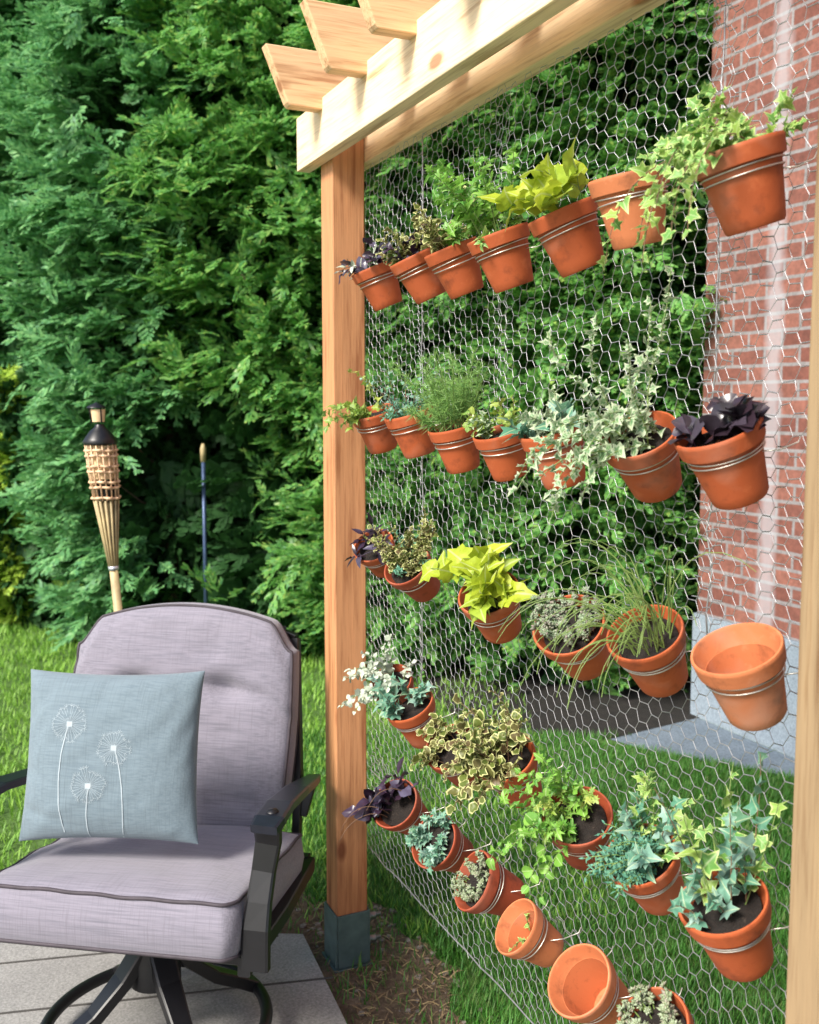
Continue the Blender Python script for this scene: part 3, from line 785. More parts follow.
for i, d in enumerate(DIRT[:1]):
    poly('bare_soil', d, .004, M['dirt'])
m1 = on_z(610, 740)
# grey path beyond the grass, before the hedge and the house
e1p = on_z(468, 728); e2p = on_z(650, 752); e3p = on_z(760, 772)
PATH = [e1p, e2p, e3p, Vector((e3p.x + .5, 2.36, 0)), Vector((-1.30, 2.36, 0)), Vector((-1.40, 3.4, 0)), W(.9, 6.6), W(.0, 5.6)]
m1 = on_z(610, 740)
poly('hedge_shade_ground', [e1p, m1, Vector((-1.30, 2.36, 0)), Vector((-1.40, 3.4, 0)), W(.9, 6.6), W(.0, 5.6)], .004, M['shaded_soil'])  # dark sheet painting the hedge's shade over the soil
poly('path', [m1, e2p, e3p, Vector((e3p.x + .5, 2.36, 0)), Vector((-1.30, 2.36, 0))], .004, M['path'])

def inside(px, py, P):
    c = np.zeros(len(px), bool); n = len(P)
    for i in range(n):
        x0, y0 = P[i][0], P[i][1]; x1, y1 = P[(i + 1) % n][0], P[(i + 1) % n][1]
        if abs(y1 - y0) < 1e-12: continue
        hit = ((y0 > py) != (y1 > py)) & (px < (x1 - x0) * (py - y0) / (y1 - y0) + x0)
        c ^= hit
    return c
def blades(n, rr, fr, size, wid, mat, name, label, seed, keep_dirt=.10):
    g = np.random.default_rng(seed)
    r_ = g.uniform(*rr, n); f_ = g.uniform(*fr, n)
    X = CAM.x + RT.x * r_ + FW.x * f_; Y = CAM.y + RT.y * r_ + FW.y * f_
    k = np.ones(n, bool)
    k &= np.abs(r_) < f_ * .46 + .2
    k &= ~inside(X, Y, [(p[0], p[1]) for p in SLAB]); k &= ~(inside(X, Y, [(p[0], p[1]) for p in PATH]) & ((X > m1.x) | (g.random(n) > .35)))
    for d in DIRT[:1]:
        ins = inside(X, Y, d); k &= ~(ins & (g.random(n) > keep_dirt))
    k &= ~((X > -1.4) & (Y > 2.3))
    k &= ~((np.abs(X) < .06) & (np.abs(Y) < .06))
    X, Y = X[k], Y[k]; n = len(X)
    cl = np.array([noise.noise(Vector((x * 5, y * 5, 0))) for x, y in zip(X, Y)])
    T = np.array([(-.5, 0, 0), (.5, 0, 0), (.32, .55, .06), (-.32, .55, .06), (0, 1, .22)], float)
    T[:, 0] *= wid
    F = np.array([(0, 1, 2), (0, 2, 3), (3, 2, 4)])
    a = g.uniform(0, 6.283, n)
    lean = g.uniform(.05, .8, n)
    y = np.stack([np.cos(a) * lean, np.sin(a) * lean, np.ones(n)], -1)
    z = np.stack([np.cos(a), np.sin(a), -lean * .3], -1)
    S = g.uniform(.55, 1.1, n) * size * (1 + .5 * cl)
    mt = frames(y, z, S)
    V, FF = scatter(T, F, mt, np.stack([X, Y, np.full(n, .002)], -1))
    o = np_mesh(name, V, FF, mat); tag(o, label, 'grass', kind='stuff'); return o
blades(210000, (-1.1, 2.3), (2.0, 4.6), .042, .10, M['grass'], 'grass', 'mown green lawn seen through the wire screen and around the cedar post', 1)
blades(90000, (-4.2, .6), (2.8, 9.5), .055, .14, M['grass_far'], 'grass', 'sunlit yellower lawn left of and behind the patio chair', 2)

# dry straw and leaf scraps on the bare soil
g = np.random.default_rng(5); n = 2600
X = g.uniform(-.6, 1.2, n); Y = g.uniform(-.07, .30, n)
k = inside(X, Y, DIRT[0]) & ~inside(X, Y, [(p[0], p[1]) for p in SLAB]) & ~((np.abs(X) < .06) & (np.abs(Y) < .06))
X, Y = X[k], Y[k]; n = len(X)
a = g.uniform(0, 6.283, n)
T = np.array([(-.5, 0, 0), (.5, 0, 0), (.4, .5, .1), (-.4, .5, .1), (0, 1, 0)], float); T[:, 0] *= .09
mt = frames(np.stack([np.cos(a), np.sin(a), g.normal(.05, .12, n)], -1), np.stack([g.normal(0, .3, n), g.normal(0, .3, n), np.ones(n)], -1), g.uniform(.008, .045, n))
V, FF = scatter(T, np.array([(0, 1, 2), (0, 2, 3), (3, 2, 4)]), mt, np.stack([X, Y, np.full(n, .009)], -1))
tag(np_mesh('dry_straw', V, FF, M['straw']), 'dry straw and leaf scraps on bare soil at the foot of the post', 'straw', kind='stuff')
# small stones
st = MB()
for i in range(220):
    x = rnd.uniform(-.55, 1.1); y = rnd.uniform(-.06, .24); s = rnd.uniform(.003, .011)
    if abs(x) < .07 and abs(y) < .07: continue
    vs = []; c = Vector((x, y, .004 + s * .3))
    for th, rr_ in ((-.9, .5), (-.2, 1), (.5, .85)):
        for j_ in range(6):
            w = j_ * 1.047 + i
            vs.append(c + Vector((math.cos(w) * rr_ * s * rnd.uniform(.8, 1.2), math.sin(w) * rr_ * s * rnd.uniform(.8, 1.2), th * s * .7)))
    fs = [(q * 6 + j_, q * 6 + (j_ + 1) % 6, q * 6 + 6 + (j_ + 1) % 6, q * 6 + 6 + j_) for q in (0, 1) for j_ in range(6)] + [tuple(12 + j_ for j_ in range(6))]
    st.add(vs, fs)
tag(st.build('pebbles', mat_ground('pebble', [(.3, (.16, .13, .11)), (.7, (.38, .33, .28))], 60, 90, .2, .003)), 'small loose stones and clods in the bare soil by the patio edge', 'pebbles', kind='stuff')

# ------------------------------------------------------------------ house
hx0 = on_y(703, 400, 2.385).x; hy = 2.385
FH = on_y(797, 641, hy).z
print('house corner', hx0, 'foundation', FH)
hs = empty('brick_house', (hx0 + 4, hy, 0))
tag(hs, 'red brick house wall with a lime streak and pale blue foundation behind the wire', 'house')
MB().box((hx0 + 4, hy + 2, FH + 3), (4, 0, 0), (0, 2, 0), (0, 0, 3)).build('brick_wall', M['brick'], hs)
MB().box((hx0 + 4, hy + 2 - .0, FH / 2 - .1), (4 + .015, 0, 0), (0, 2.015, 0), (0, 0, FH / 2 + .1 - .002)).build('foundation', M['foundation'], hs)



# ------------------------------------------------------------------ hedge trees
def spray_tpl(seed, wide=.050):
    r = random.Random(seed); V = []; F = []
    def rib(p, q, w0, w1):
        d = (q - p); sd = Vector((-d.y, d.x, 0)).normalized()
        sd = (sd + Vector((0, 0, r.uniform(-.5, .5)))).normalized()
        b = len(V)
        V.extend([p - sd * w0, p + sd * w0, q + sd * w1, q - sd * w1]); F.append((b, b + 1, b + 2, b + 3))
    prev = Vector((0, 0, 0)); d = Vector((0, 1, 0))
    for i in range(5):
        cur = prev + d * .2 + Vector((r.uniform(-.02, .02), 0, -.02 * i))
        rib(prev, cur, wide * .8, wide * .7)
        for s in (-1, 1):
            L = .42 * (1 - i * .13) * r.uniform(.8, 1.15)
            dv = Vector((s * r.uniform(.6, .95), r.uniform(.55, .9), r.uniform(-.25, .12))).normalized()
            a = prev.lerp(cur, r.random()); m_ = a + dv * L * .55; e = a + dv * L + Vector((0, .04, -.03))
            rib(a, m_, wide, wide * 1.1); rib(m_, e, wide * 1.1, wide * .35)
            for q in (.45, .75):
                a2 = a.lerp(e, q); dv2 = (dv + Vector((-s * r.uniform(.3, .9), r.uniform(.4, .9), r.uniform(-.3, .3)))).normalized()
                rib(a2, a2 + dv2 * L * .38, wide * .95, wide * .4)
        prev = cur
    rib(prev, prev + d * .14, wide, wide * .3)
    return np.array([tuple(v) for v in V]), np.array(F)
SPR = [spray_tpl(s) for s in range(5)]
def thuja(c, h, rad, nbr, label, mat='hedge', seed=1, zmin=.12, gap=None, name='arborvitae', group='tall evergreens of the hedge', ssz=(.10, .23), per=(13, 20), front=None, inner=1900, blr=(.18, .40)):
    g = np.random.default_rng(seed)
    root = empty(name, (c.x, c.y, 0)); tag(root, label, 'tree', group)
    tr = MB()
    top = h * .93
    tr.tube([(c.x + .03 * math.sin(k), c.y, top * k / 8) for k in range(9)], [.085 * (1 - k / 9.5) for k in range(9)], 9)
    A_ = []
    P = []; Y = []; Z = []; S = []
    to = norm(np.array([CAM.x - c.x, CAM.y - c.y, 0.0]))
    for i in range(nbr):
        z = zmin + (h - zmin) * g.random() ** 1.05
        a = g.uniform(0, 6.283)
        dv = np.array([math.cos(a), math.sin(a), 0])
        if front is not None and dv @ to < front: continue
        prof = (1 - (z / h) ** 3.0) * .88 + .12 if z > .5 * h else 1.0
        prof *= .84 + .16 * min(1, z / .6)
        lump = noise.noise(Vector((a * 1.6 + seed * 7, z * 1.3, seed)))
        rr = rad * prof * (1 + .36 * lump) * g.uniform(.72, 1.06)
        p3 = np.array([c.x, c.y, z]) + dv * rr
        if gap is not None and gap(p3, g): continue
        dl = norm(dv + np.array([0, 0, g.uniform(-.1, .55)]))
        side = norm(np.cross(dl, [0, 0, 1]))
        nl = norm(np.cross(side, dl))
        # branch wood
        if g.random() < .22:
            q0 = np.array([c.x, c.y, z - .3]); tr.tube([q0, q0 * .5 + p3 * .5 + [0, 0, -.05], p3], [.014, .009, .003], 5)
        m_ = g.integers(*per)
        bl = g.uniform(*blr)
        for q in range(m_):
            t = g.uniform(-1, 1); u = g.uniform(-.9, .9) * (1 - .4 * max(0, t))
            pos = p3 + dl * bl * t * .8 + side * bl * u * .75 + nl * g.normal(0, .04) - np.array([0, 0, abs(u) * bl * .22])
            if gap is not None and gap(pos, g): continue
            yv = norm(dl + side * u * .9 + g.normal(0, .45, 3) + np.array([0, 0, -.05]))
            zv = norm(nl * .9 + dl * .6 + np.array([0, -.25, .1]) + g.normal(0, .30, 3))
            P.append(pos); Y.append(yv); Z.append(zv); S.append(g.uniform(*ssz))
    P = np.array(P); Y = np.array(Y); Z = np.array(Z); S = np.array(S)
    mt = frames(Y, Z, S); which = g.integers(0, len(SPR), len(P))
    VV = []; FF = []; off = 0
    for k, (T, F) in enumerate(SPR):
        s = which == k
        if not s.any(): continue
        V, Fk = scatter(T, F, mt[s], P[s]); VV.append(V); FF.append(Fk + off); off += len(V)
    tr.build('trunk', M['bark'], root, True)
    cr = np_mesh('crown', np.concatenate(VV), np.concatenate(FF), M[mat], root)
    # inner foliage nearer the trunk, darkened to paint shade in the gaps
    n = inner
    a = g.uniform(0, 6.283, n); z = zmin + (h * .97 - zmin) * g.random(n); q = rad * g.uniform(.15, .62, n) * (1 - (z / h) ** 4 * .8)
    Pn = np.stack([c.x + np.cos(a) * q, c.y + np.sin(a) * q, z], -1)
    Yn = norm(np.stack([np.cos(a), np.sin(a), g.normal(-.1, .5, n)], -1) + g.normal(0, .4, (n, 3))); Zn = norm(g.normal(0, 1, (n, 3)))
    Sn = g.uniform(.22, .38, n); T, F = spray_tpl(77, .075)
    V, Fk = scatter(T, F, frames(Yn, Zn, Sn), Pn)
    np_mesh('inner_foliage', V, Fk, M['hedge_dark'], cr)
    return root

def hollow(px0, px1, py0, py1, keep=.12):
    """fewer branches where the photographed hedge opens into a hollow"""
    def f(p, g):
        v = Vector(p) - CAM; dz = v.dot(LOOK); x = 409.5 + FPX * v.dot(RT) / dz; y = PY - FPX * v.dot(CUP) / dz
        e = ((x - (px0 + px1) / 2) / ((px1 - px0) / 2)) ** 2 + ((y - (py0 + py1) / 2) / ((py1 - py0) / 2)) ** 2
        return e < 1 and g.random() > keep
    return f
def hollows(*hs):
    fs = [hollow(*h) for h in hs]
    return lambda p, g: any(f(p, g) for f in fs)
HOL = hollows((128, 318, 392, 585, .03), (85, 150, 85, 150, .10), (190, 240, 75, 130, .10), (135, 345, 540, 760, .5), (60, 330, 430, 700, .7))
thuja(W(-1.62, 6.85), 7.0, .68, 1500, 'leftmost arborvitae of the hedge, paler blue-green, behind the patio torch', mat='hedge_blue', seed=1, gap=HOL, front=-.25)
thuja(W(-.74, 6.60), 7.2, .80, 1600, 'arborvitae directly behind the patio chair with a dark hollow low in it', seed=2, gap=HOL, front=-.25)
thuja(W(.22, 6.30), 7.1, .80, 1550, 'arborvitae behind the far cedar post and left part of the wire', seed=3, front=-.25)
thuja(W(1.15, 5.95), 7.0, .76, 1550, 'arborvitae behind the middle of the wire, next to the brick house', seed=4, front=-.25)
# conifer behind, upper left, and lime fringe painting sunlight on the hedge's left end
thuja(W(-3.4, 9.2), 7.5, 1.7, 1500, 'blue-green conifer standing behind the hedge at upper left', mat='hedge_blue', seed=6, front=-.2, group='trees behind the hedge', name='conifer', ssz=(.2, .34), zmin=1.5)
thuja(W(-.6, 9.0), 7.8, 1.8, 1500, 'dark conifer standing behind the gaps of the hedge', mat='hedge', seed=7, front=-.2, group='trees behind the hedge', name='conifer', ssz=(.2, .34), zmin=.3)
thuja(W(2.1, 8.6), 7.6, 1.7, 1300, 'conifer behind the hedge beside the house corner', mat='hedge', seed=8, front=-.2, group='trees behind the hedge', name='conifer', ssz=(.2, .34), zmin=.3)
thuja(W(-2.80, 7.0), 1.72, .12, 300, 'low yellow-lime shrub standing in for sunlight on the left end of the hedge', mat='fringe_lime', seed=9, group='', name='fringe', ssz=(.06, .11), inner=160, blr=(.05, .12), zmin=.04)
thuja(W(-6.0, 13.0), 6.5, 2.3, 1300, 'far green tree across the lawn at the left edge', mat='hedge', seed=12, group='', name='garden_tree', ssz=(.3, .45), inner=900, front=-.2)

# thin blue post in the hedge hollow
p = W((203 - 409.5) / 1000 * 6.0, 6.0)
mp = empty('garden_stake', p); tag(mp, 'thin blue metal stake standing in the dark hollow of the hedge', 'stake')
MB().tube([(p.x, p.y, 0), (p.x, p.y, 1.22)], .012, 10).build('pole', M['blue_metal'], mp, True)
MB().tube([(p.x, p.y, 1.21), (p.x, p.y, 1.29), (p.x, p.y, 1.32)], [.016, .018, .008], 10).build('pole_cap', M['bamboo'], mp, True)

# ------------------------------------------------------------------ grill at the left edge
gp = W(-3.20, 7.45); gr = empty('barbecue_grill', gp)
tag(gr, 'black grill with pale lid edge, cut off by the left edge of the view', 'grill')
def G(a, b, z): return gp + RT * a + FW * b + Vector((0, 0, z))
MB().box(G(0, 0, .66), RT * .25, FW * .22, (0, 0, .12)).build('firebox', M['black_metal'], gr, bevel=.02)
ld = MB(); ld.tube([G(-.25, 0, .80), G(.25, 0, .80)], .20, 18); lo_ = ld.build('lid', M['grill_pale'], gr, True, ang=40)
MB().tube([G(-.15, -.23, .84), G(.15, -.23, .84)], .012, 8).build('handle', M['black_metal'], lo_, True)
for a in (-.21, .21):
    for b in (-.18, .18): MB().tube([G(a, b, .55), G(a, b, .02)], .016, 8).build('leg', M['black_metal'], gr)
MB().box(G(0, 0, .22), RT * .22, FW * .19, (0, 0, .012)).build('shelf', M['black_metal'], gr)

# ------------------------------------------------------------------ patio torch
TF = 3.05
tp = W((117 - 409.5) / 1000 * TF, TF); tc = empty('tiki_torch', tp)
tag(tc, 'bamboo patio torch with woven head and black cap behind the patio chair', 'torch')
tilt = RT * (-.045) 
def TT(z): return tp + Vector((0, 0, z)) + (RT * (-.055)) * ((z - .8) / .7)
zt = lambda py: CAM.z - (py - YH) / 1000 * TF
b_ = MB(); b_.tube([TT(0), TT(.4), TT(zt(566))], .0135, 12); b_.build('pole', M['bamboo'], tc, True)
MB().tube([TT(zt(571)), TT(zt(567))], .0165, 12).build('band', M['grill_pale'], tc, True)
# split-bamboo flare
fl = MB()
for i in range(14):
    w = 2 * math.pi * i / 14; dv = RT * math.cos(w) + FW * math.sin(w)
    fl.tube([TT(zt(569)) + dv * .012, TT(zt(535)) + dv * .023, TT(zt(500)) + dv * .036], [.0035, .004, .004], 5)
fl.lathe([(.008, 0), (.031, zt(502) - zt(569))], TT(zt(569)), TT(zt(502)) - TT(zt(569)), 16)
fl.build('split_bamboo_flare', M['bamboo'], tc, True)
bk = MB()
z0, z1 = zt(500), zt(442)
for i in range(16):
    w = 2 * math.pi * i / 16; dv = RT * math.cos(w) + FW * math.sin(w)
    bk.tube([TT(z0) + dv * .036, TT((z0 + z1) / 2) + dv * .043, TT(z1) + dv * .045], .0028, 5)
for k in range(11):
    t = (k + .5) / 11; z = z0 + (z1 - z0) * t; pts = []
    for q in range(49):
        w = 2 * math.pi * q / 48; wob = .0035 * (1 if (q // 3 + k) % 2 else -1)
        pts.append(TT(z) + (RT * math.cos(w) + FW * math.sin(w)) * (.038 + .007 * t + wob) + Vector((0, 0, .0015 * math.sin(w * 3))))
    if k % 3 != 1: bk.tube(pts, .0048, 5)
bk.build('woven_basket', M['wicker'], tc, True)
ca = MB().lathe([(.001, 0), (.031, 0), (.033, .05), (.029, .054)], TT(z0 + .004), (0, 0, 1), 20); ca.build('fuel_canister', M['black_metal'], tc, True, ang=40)
MB().lathe([(.001, 0), (.030, 0), (.032, z1 - z0 - .075), (.001, z1 - z0 - .073)], TT(z0 + .066), (0, 0, 1), 20).build('pale_liner', M['pale_glass'], tc, True, ang=40)
MB().lathe([(.050, -.006), (.052, 0), (.046, .012), (.030, .034), (.016, .046), (.013, .055)], TT(z1), (0, 0, 1), 22).build('cap', M['black_metal'], tc, True, ang=50)
zz = zt(421)
MB().lathe([(.020, 0), (.023, .038)], TT(zz - .002), (0, 0, 1), 14).build('wick_holder', M['pale_glass'], tc, True)
sn = MB().lathe([(.001, .018), (.028, .004), (.030, 0), (.001, 0)], TT(zz + .040), (0, 0, 1), 18)
for i in range(4):
    w = .8 + i * math.pi / 2; dv = RT * math.cos(w) + FW * math.sin(w); sn.tube([TT(zz - .005) + dv * .021, TT(zz + .042) + dv * .025], .0025, 5)
sn.build('snuffer', M['black_metal'], tc, True, ang=40)

# ------------------------------------------------------------------ patio chair
ang = R(9.5)
CX = RT * math.cos(ang) - FW * math.sin(ang); CY = RT * math.sin(ang) + FW * math.cos(ang)
CO = W(-.600, 2.33, 0.03)
def CL(x, y, z): return CO + CX * x + CY * y + Vector((0, 0, z + .03))
ch = empty('patio_chair', CO)
tag(ch, 'black metal swivel patio chair with lilac-grey seat and back cushions', 'chair')

def cushion(name, hw, H, topf, T, puff, org, ex, ey, ez, mat, parent, nx=44, ny=44, dent=None, rnd_=.03, sidef=None):
    """sheet in (a,b) with thickness along c; front sheet at +c"""
    V = []; F = []
    def ab(u, v):
        # pull corners in a little
        a = hw * u; t = (v + 1) / 2
        tp_ = topf(u); b = t * tp_
        if sidef: a *= sidef(t)
        # bottom corner rounding
        cr = max(0, abs(u) - .9) / .1; b = b + (1 - t) ** 8 * cr ** 2 * rnd_
        return a, b
    def cc(u, v, s):
        e = (1 - abs(u) ** 5) * (1 - abs(v) ** 5)
        c = T / 2 + puff * max(0, e) ** .55
        if dent and s > 0: c -= dent(u, v)
        return c * s
    for s in (1, -1):
        for i in range(ny + 1):
            for j_ in range(nx + 1):
                u = -1 + 2 * j_ / nx; v = -1 + 2 * i / ny
                u = math.sin(u * math.pi / 2) * .35 + u * .65; v = math.sin(v * math.pi / 2) * .35 + v * .65
                a, b = ab(u, v); c = cc(u, v, s)
                V.append(org + ex * a + ey * b + ez * c)
    K = (nx + 1) * (ny + 1)
    for i in range(ny):
        for j_ in range(nx):
            q = i * (nx + 1) + j_
            F.append((q, q + 1, q + nx + 2, q + nx + 1)); F.append((K + q, K + q + nx + 1, K + q + nx + 2, K + q + 1))
    loop = [j_ for j_ in range(nx + 1)] + [i * (nx + 1) + nx for i in range(1, ny + 1)] + [ny * (nx + 1) + j_ for j_ in range(nx - 1, -1, -1)] + [i * (nx + 1) for i in range(ny - 1, 0, -1)]
    n = len(loop)
    # bulging band in two steps
    mid = []
    cen = org + ey * H / 2
    for k_ in loop:
        m_ = (V[k_] + V[K + k_]) / 2; o_ = (m_ - cen); o_ = o_ - ez * o_.dot(ez)
        mid.append(len(V)); V.append(m_ + o_.normalized() * .010)
    for k_ in range(n):
        a, b = loop[k_], loop[(k_ + 1) % n]; c, d = mid[k_], mid[(k_ + 1) % n]
        F.append((a, c, d, b)); F.append((c, K + a, K + b, d))
    o = MB().add(V, F).build(name, mat, parent, True)
    pp = MB()
    for off_, s in ((0, 1), (K, -1)):
        pts = [V[off_ + k_] + ez * s * .001 for k_ in loop]; pts.append(pts[0])
        pp.tube(pts, .0042, 7)
    pp.build('piping', M['piping'], o, True)
    return o

# seat cushion: slopes down to the back
sb = CL(0, .27, .262); sf = CL(0, -.315, .346)
eb = (sb - sf).normalized(); en = CX.cross(eb).normalized()
if en.z < 0: en = -en
Tq = .112
seat = cushion('seat_cushion', .288, .54, lambda u: .54 - .02 * abs(u) ** 4, Tq, .022, sf + en * (Tq / 2 + .008), CX, eb, en, M['cushion'], ch, dent=lambda u, v: .006 * noise.noise(Vector((u * 3, v * 3, 1))))
# back cushion
rec = R(14)
bu = (ZU * math.cos(rec) + CY * math.sin(rec)); bn = -CY * math.cos(rec) + ZU * math.sin(rec)
bo = CL(-.066, .245, .372)
def topb(u):
    a = abs(u)
    if a < .76: return .592 - .034 * (a / .76) ** 2
    t = (a - .76) / .24; t = t * t * (3 - 2 * t); return .558 - .080 * t
def dent(u, v):
    d = 0
    for tu in (-.42, .42):
        for tv in (.30,):
            r2 = ((u - tu) / .16) ** 2 + ((v - tv) / .10) ** 2; d += .030 * math.exp(-r2)
            d += .020 * math.exp(-((v - tv + .01) / .035) ** 2) * math.exp(-((u - tu) / .35) ** 2)
    d += .008 * math.exp(-((v - .30) / .06) ** 2)
    return d + .005 * noise.noise(Vector((u * 4, v * 4, 3))) + .004 * noise.noise(Vector((u * 2 + v * 5, v * 9 - u * 3, 7)))
back = cushion('back_cushion', .302, .56, topb, .075, .032, bo, CX, bu, bn, M['cushion'], ch, dent=dent, sidef=lambda t: .96 + .06 * math.sin(min(1, t) * math.pi * .75))
# frame
fr = MB()
for sx in (-1, 1):
    x = sx * .302
    fr.bar([CL(x, -.280, .322), CL(x, .0, .298), CL(x * .95, .30, .275)], .028, .040)
    fr.bar([CL(sx * .25, .29, .28), CL(sx * .25, .33, .48), CL(sx * .22, .42, .86)], .022, .030, up=CY)
fr.bar([CL(-.315, -.225, .318), CL(.315, -.225, .318)], .030, .036)
fr.bar([CL(-.285, .30, .28), CL(.285, .30, .28)], .030, .040)
fr.bar([CL(-.22, .42, .86), CL(-.1, .435, .90), CL(.1, .435, .90), CL(.22, .42, .86)], .022, .022)
for k_ in range(5):
    x = -.2 + .1 * k_
    fr.bar([CL(x, .29, .33), CL(x, .345, .5), CL(x * .9, .43, .89)], .02, .006, up=CY)
fr.bar([CL(-.29, -.08, .310), CL(.29, -.08, .310)], .14, .012)
fr.bar([CL(-.29, .12, .285), CL(.29, .12, .285)], .14, .012)
fr.build('frame', M['black_metal'], ch)
# arms
for sx in (-1, 1):
    am = MB()
    am.bar([CL(sx * .285, .36, .490), CL(sx * .310, .22, .535), CL(sx * .334, .02, .592), CL(sx * .342, -.14, .622), CL(sx * .345, -.225, .624), CL(sx * .342, -.258, .616)],
           [.036, .046, .058, .064, .066, .060], .020)
    a_ = am.build('armrest', M['navy_metal'], ch)
    sp_ = MB()
    sp_.bar([CL(sx * .340, -.225, .614), CL(sx * .338, -.212, .57), CL(sx * .330, -.222, .51), CL(sx * .326, -.245, .45), CL(sx * .324, -.262, .40), CL(sx * .324, -.270, .315)], [.058, .054, .050, .052, .058, .060], .024, up=CY)
    sp2 = MB(); sp2.bar([CL(sx * .285, .34, .488), CL(sx * .262, .32, .40)], .026, .02, up=CY)
    sp_.build('arm_support', M['black_metal'], a_); sp2.build('rear_support', M['black_metal'], a_)
    MB().lathe([(.0001, .006), (.010, .005), (.014, 0)], CL(sx * .345, -.205, .6345), (0, 0, 1), 14).build('arm_bolt', M['black_metal'], a_, True)
# swivel base
CO = CO - CY * .05
sw = MB()
sw.lathe([(.001, .285), (.095, .285), (.098, .262), (.085, .24), (.055, .23), (.050, .19), (.060, .16), (.060, .10), (.001, .10)], CL(0, 0, .03), (0, 0, 1), 26)
s_ = sw.build('swivel_post', M['black_metal'], ch, True, ang=40)
for k_ in range(4):
    w = math.pi / 4 + k_ * math.pi / 2; dv = CX * math.cos(w) + CY * math.sin(w)
    MB().bar([CO + dv * .03 + ZU * .25, CO + dv * .08 + ZU * .185, CO + dv * .15 + ZU * .12, CO + dv * .22 + ZU * .080, CO + dv * .262 + ZU * .052], [.060, .056, .046, .040, .034], .030).build('leg', M['black_metal'], ch)
MB().tube([CO + (CX * math.cos(w) + CY * math.sin(w)) * .262 + ZU * .052 for w in [2 * math.pi * q / 64 for q in range(65)]], .015, 10).build('base_ring', M['black_metal'], ch, True)

# ------------------------------------------------------------------ pillow
tl_ = R(16)
pu = (ZU * math.cos(tl_) + FW * math.sin(tl_)); pr = (RT + CX * .3).normalized(); pn = pr.cross(pu).normalized()
if pn.dot(FW) > 0: pn = -pn
pc = CAM + ray(113, 755) * 2.30
PW, PHH = .206, .193
def psurf(u, v, s=1):
    pinch = 1 - .055 * (1 - abs(v) ** 2.2) * abs(u) ** 3; pinch2 = 1 - .06 * (1 - abs(u) ** 2.2) * abs(v) ** 3
    a = PW * u * pinch; b = PHH * v * pinch2
    e = max(0, (1 - abs(u) ** 2.6)) * max(0, (1 - abs(v) ** 2.6))
    c = .062 * e ** .5
    wr = .0035 * noise.noise(Vector((u * 2.5 + v * 2, v * 5 - u * 3, 2))) + .012 * math.exp(-((v + u * .5 + 1.15) / .09) ** 2) * (u < -.3) * 0
    cr_ = -.006 * math.exp(-((v + .15 - (u + 1) * -.35) / .05) ** 2) * max(0, (-u - .35)) * 1.5
    cr_ += .008 * noise.noise(Vector((u * 6 - v * 3, v * 3, 9))) * max(0, abs(u) - .45)
    cr_ += -.008 * math.exp(-((v + .60 - (u + 1) * -.30) / .05) ** 2) * max(0, (-u - .25)) * 1.5
    return pc + pr * a + pu * b + pn * ((c + (wr + cr_) * min(1, e * 6)) * s)
V = []; F = []; n = 48
for s in (1, -1):
    for i in range(n + 1):
        for j_ in range(n + 1):
            u = math.sin((-1 + 2 * j_ / n) * math.pi / 2); v = math.sin((-1 + 2 * i / n) * math.pi / 2)
            V.append(psurf(u, v, s))
K = (n + 1) ** 2
for i in range(n):
    for j_ in range(n):
        q = i * (n + 1) + j_
        F.append((q, q + 1, q + n + 2, q + n + 1)); F.append((K + q, K + q + n + 1, K + q + n + 2, K + q + 1))
pl = empty('throw_pillow', pc - pu * PHH); tag(pl, 'square blue-grey throw pillow with three white dandelions leaning on the chair back', 'pillow')
pb = MB().add(V, F).build('pillow_cover', M['pillow'], pl, True)
# dandelion prints as thin ink lines following the cloth
pm = MB()
def pxuv(px, py):
    return (px - 111.5) / 84.0, (755 - py) / 79.0
def ink(uvs, w):
    vs = []; fs = []
    for i, (u, v) in enumerate(uvs):
        a = uvs[max(0, i - 1)]; b = uvs[min(len(uvs) - 1, i + 1)]
        dx, dy = b[0] - a[0], b[1] - a[1]; L = math.hypot(dx, dy) or 1; nx_, ny_ = -dy / L * w, dx / L * w
        vs += [psurf(u + nx_, v + ny_) + pn * .0012, psurf(u - nx_, v - ny_) + pn * .0012]
        if i: fs.append((2 * i - 2, 2 * i - 1, 2 * i + 1, 2 * i))
    pm.add(vs, fs)
def curve(p0, p1, p2, n=16):
    return [pxuv(*((1 - t) ** 2 * p0[k] + 2 * t * (1 - t) * p1[k] + t * t * p2[k] for k in (0, 1))) for t in [i / n for i in range(n + 1)]]
ink(curve((76, 727), (63, 775), (76, 833)), .0062)
ink(curve((121, 748), (134, 785), (128, 832)), .0062)
ink(curve((99, 782), (95, 800), (97, 832)), .0062)
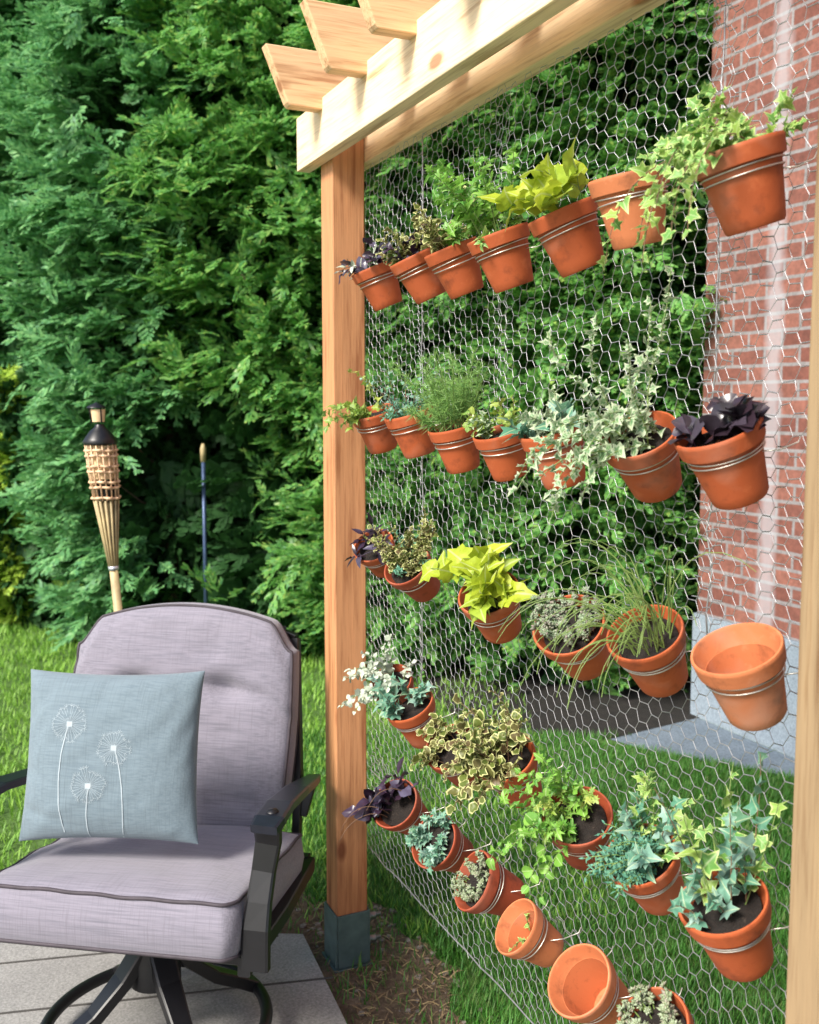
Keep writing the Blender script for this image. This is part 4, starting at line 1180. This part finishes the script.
for (hx, hy_, hr_) in ((77, 726, 17), (120, 747, 15), (98, 781, 16)):
    for k_ in range(30):
        w = 2 * math.pi * k_ / 30 + .1 * rnd.random(); q = hr_ * rnd.uniform(.72, 1.0)
        e = (hx + math.cos(w) * q, hy_ + math.sin(w) * q)
        ink([pxuv(hx + math.cos(w) * 2, hy_ + math.sin(w) * 2), pxuv(*e)], .0015)
        for s in (-.35, 0, .35):
            ink([pxuv(*e), pxuv(e[0] + math.cos(w + s * 2.5) * 2.6, e[1] + math.sin(w + s * 2.5) * 2.6)], .0018)
    ink([pxuv(hx - 2.6, hy_), pxuv(hx + 2.6, hy_)], .03)
pm.build('dandelion_print', M['print'], pb)

# ------------------------------------------------------------------ light, world, camera
w = bpy.data.worlds.new('World'); sc.world = w; w.use_nodes = True
nt = w.node_tree; nt.nodes.clear()
out = nt.nodes.new('ShaderNodeOutputWorld'); bg = nt.nodes.new('ShaderNodeBackground'); sky = nt.nodes.new('ShaderNodeTexSky')
sky.sky_type = 'NISHITA'; sky.sun_disc = False
SUN_DIR = Vector((.36, -1.0, .95)).normalized()      # towards the sun
el = math.asin(SUN_DIR.z); az = math.atan2(SUN_DIR.x, SUN_DIR.y)
sky.sun_elevation = el; sky.sun_rotation = az
sky.air_density = 1.0; sky.dust_density = 2.5; sky.ozone_density = 1.0
bg.inputs[1].default_value = .15
nt.links.new(sky.outputs[0], bg.inputs[0]); nt.links.new(bg.outputs[0], out.inputs[0])
sl = bpy.data.lights.new('sun', 'SUN'); sl.energy = 4.4; sl.angle = R(17); sl.color = (1, .95, .86)
so_ = bpy.data.objects.new('sun', sl); COL.objects.link(so_)
so_.rotation_euler = SUN_DIR.to_track_quat('Z', 'Y').to_euler(); so_.location = (0, -5, 8)

cam = bpy.data.cameras.new('camera'); co_ = bpy.data.objects.new('camera', cam); COL.objects.link(co_)
cam.sensor_fit = 'HORIZONTAL'; cam.sensor_width = 24; cam.lens = 24 * FPX / 819
cam.shift_y = -(512 - PY) / 819
cam.clip_start = .02; cam.clip_end = 500
co_.location = CAM
co_.rotation_euler = Matrix((RT, CUP, -LOOK)).transposed().to_euler()
cam.dof.use_dof = True; cam.dof.focus_distance = 1.9; cam.dof.aperture_fstop = 5.0
sc.camera = co_
sc.view_settings.view_transform = 'Standard'; sc.view_settings.look = 'None'
sc.view_settings.exposure = .55; sc.view_settings.gamma = 1
sc.view_settings.use_curve_mapping = False
sc.cycles.max_bounces = 6; sc.cycles.diffuse_bounces = 3; sc.cycles.transmission_bounces = 4
sc.cycles.use_denoising = True
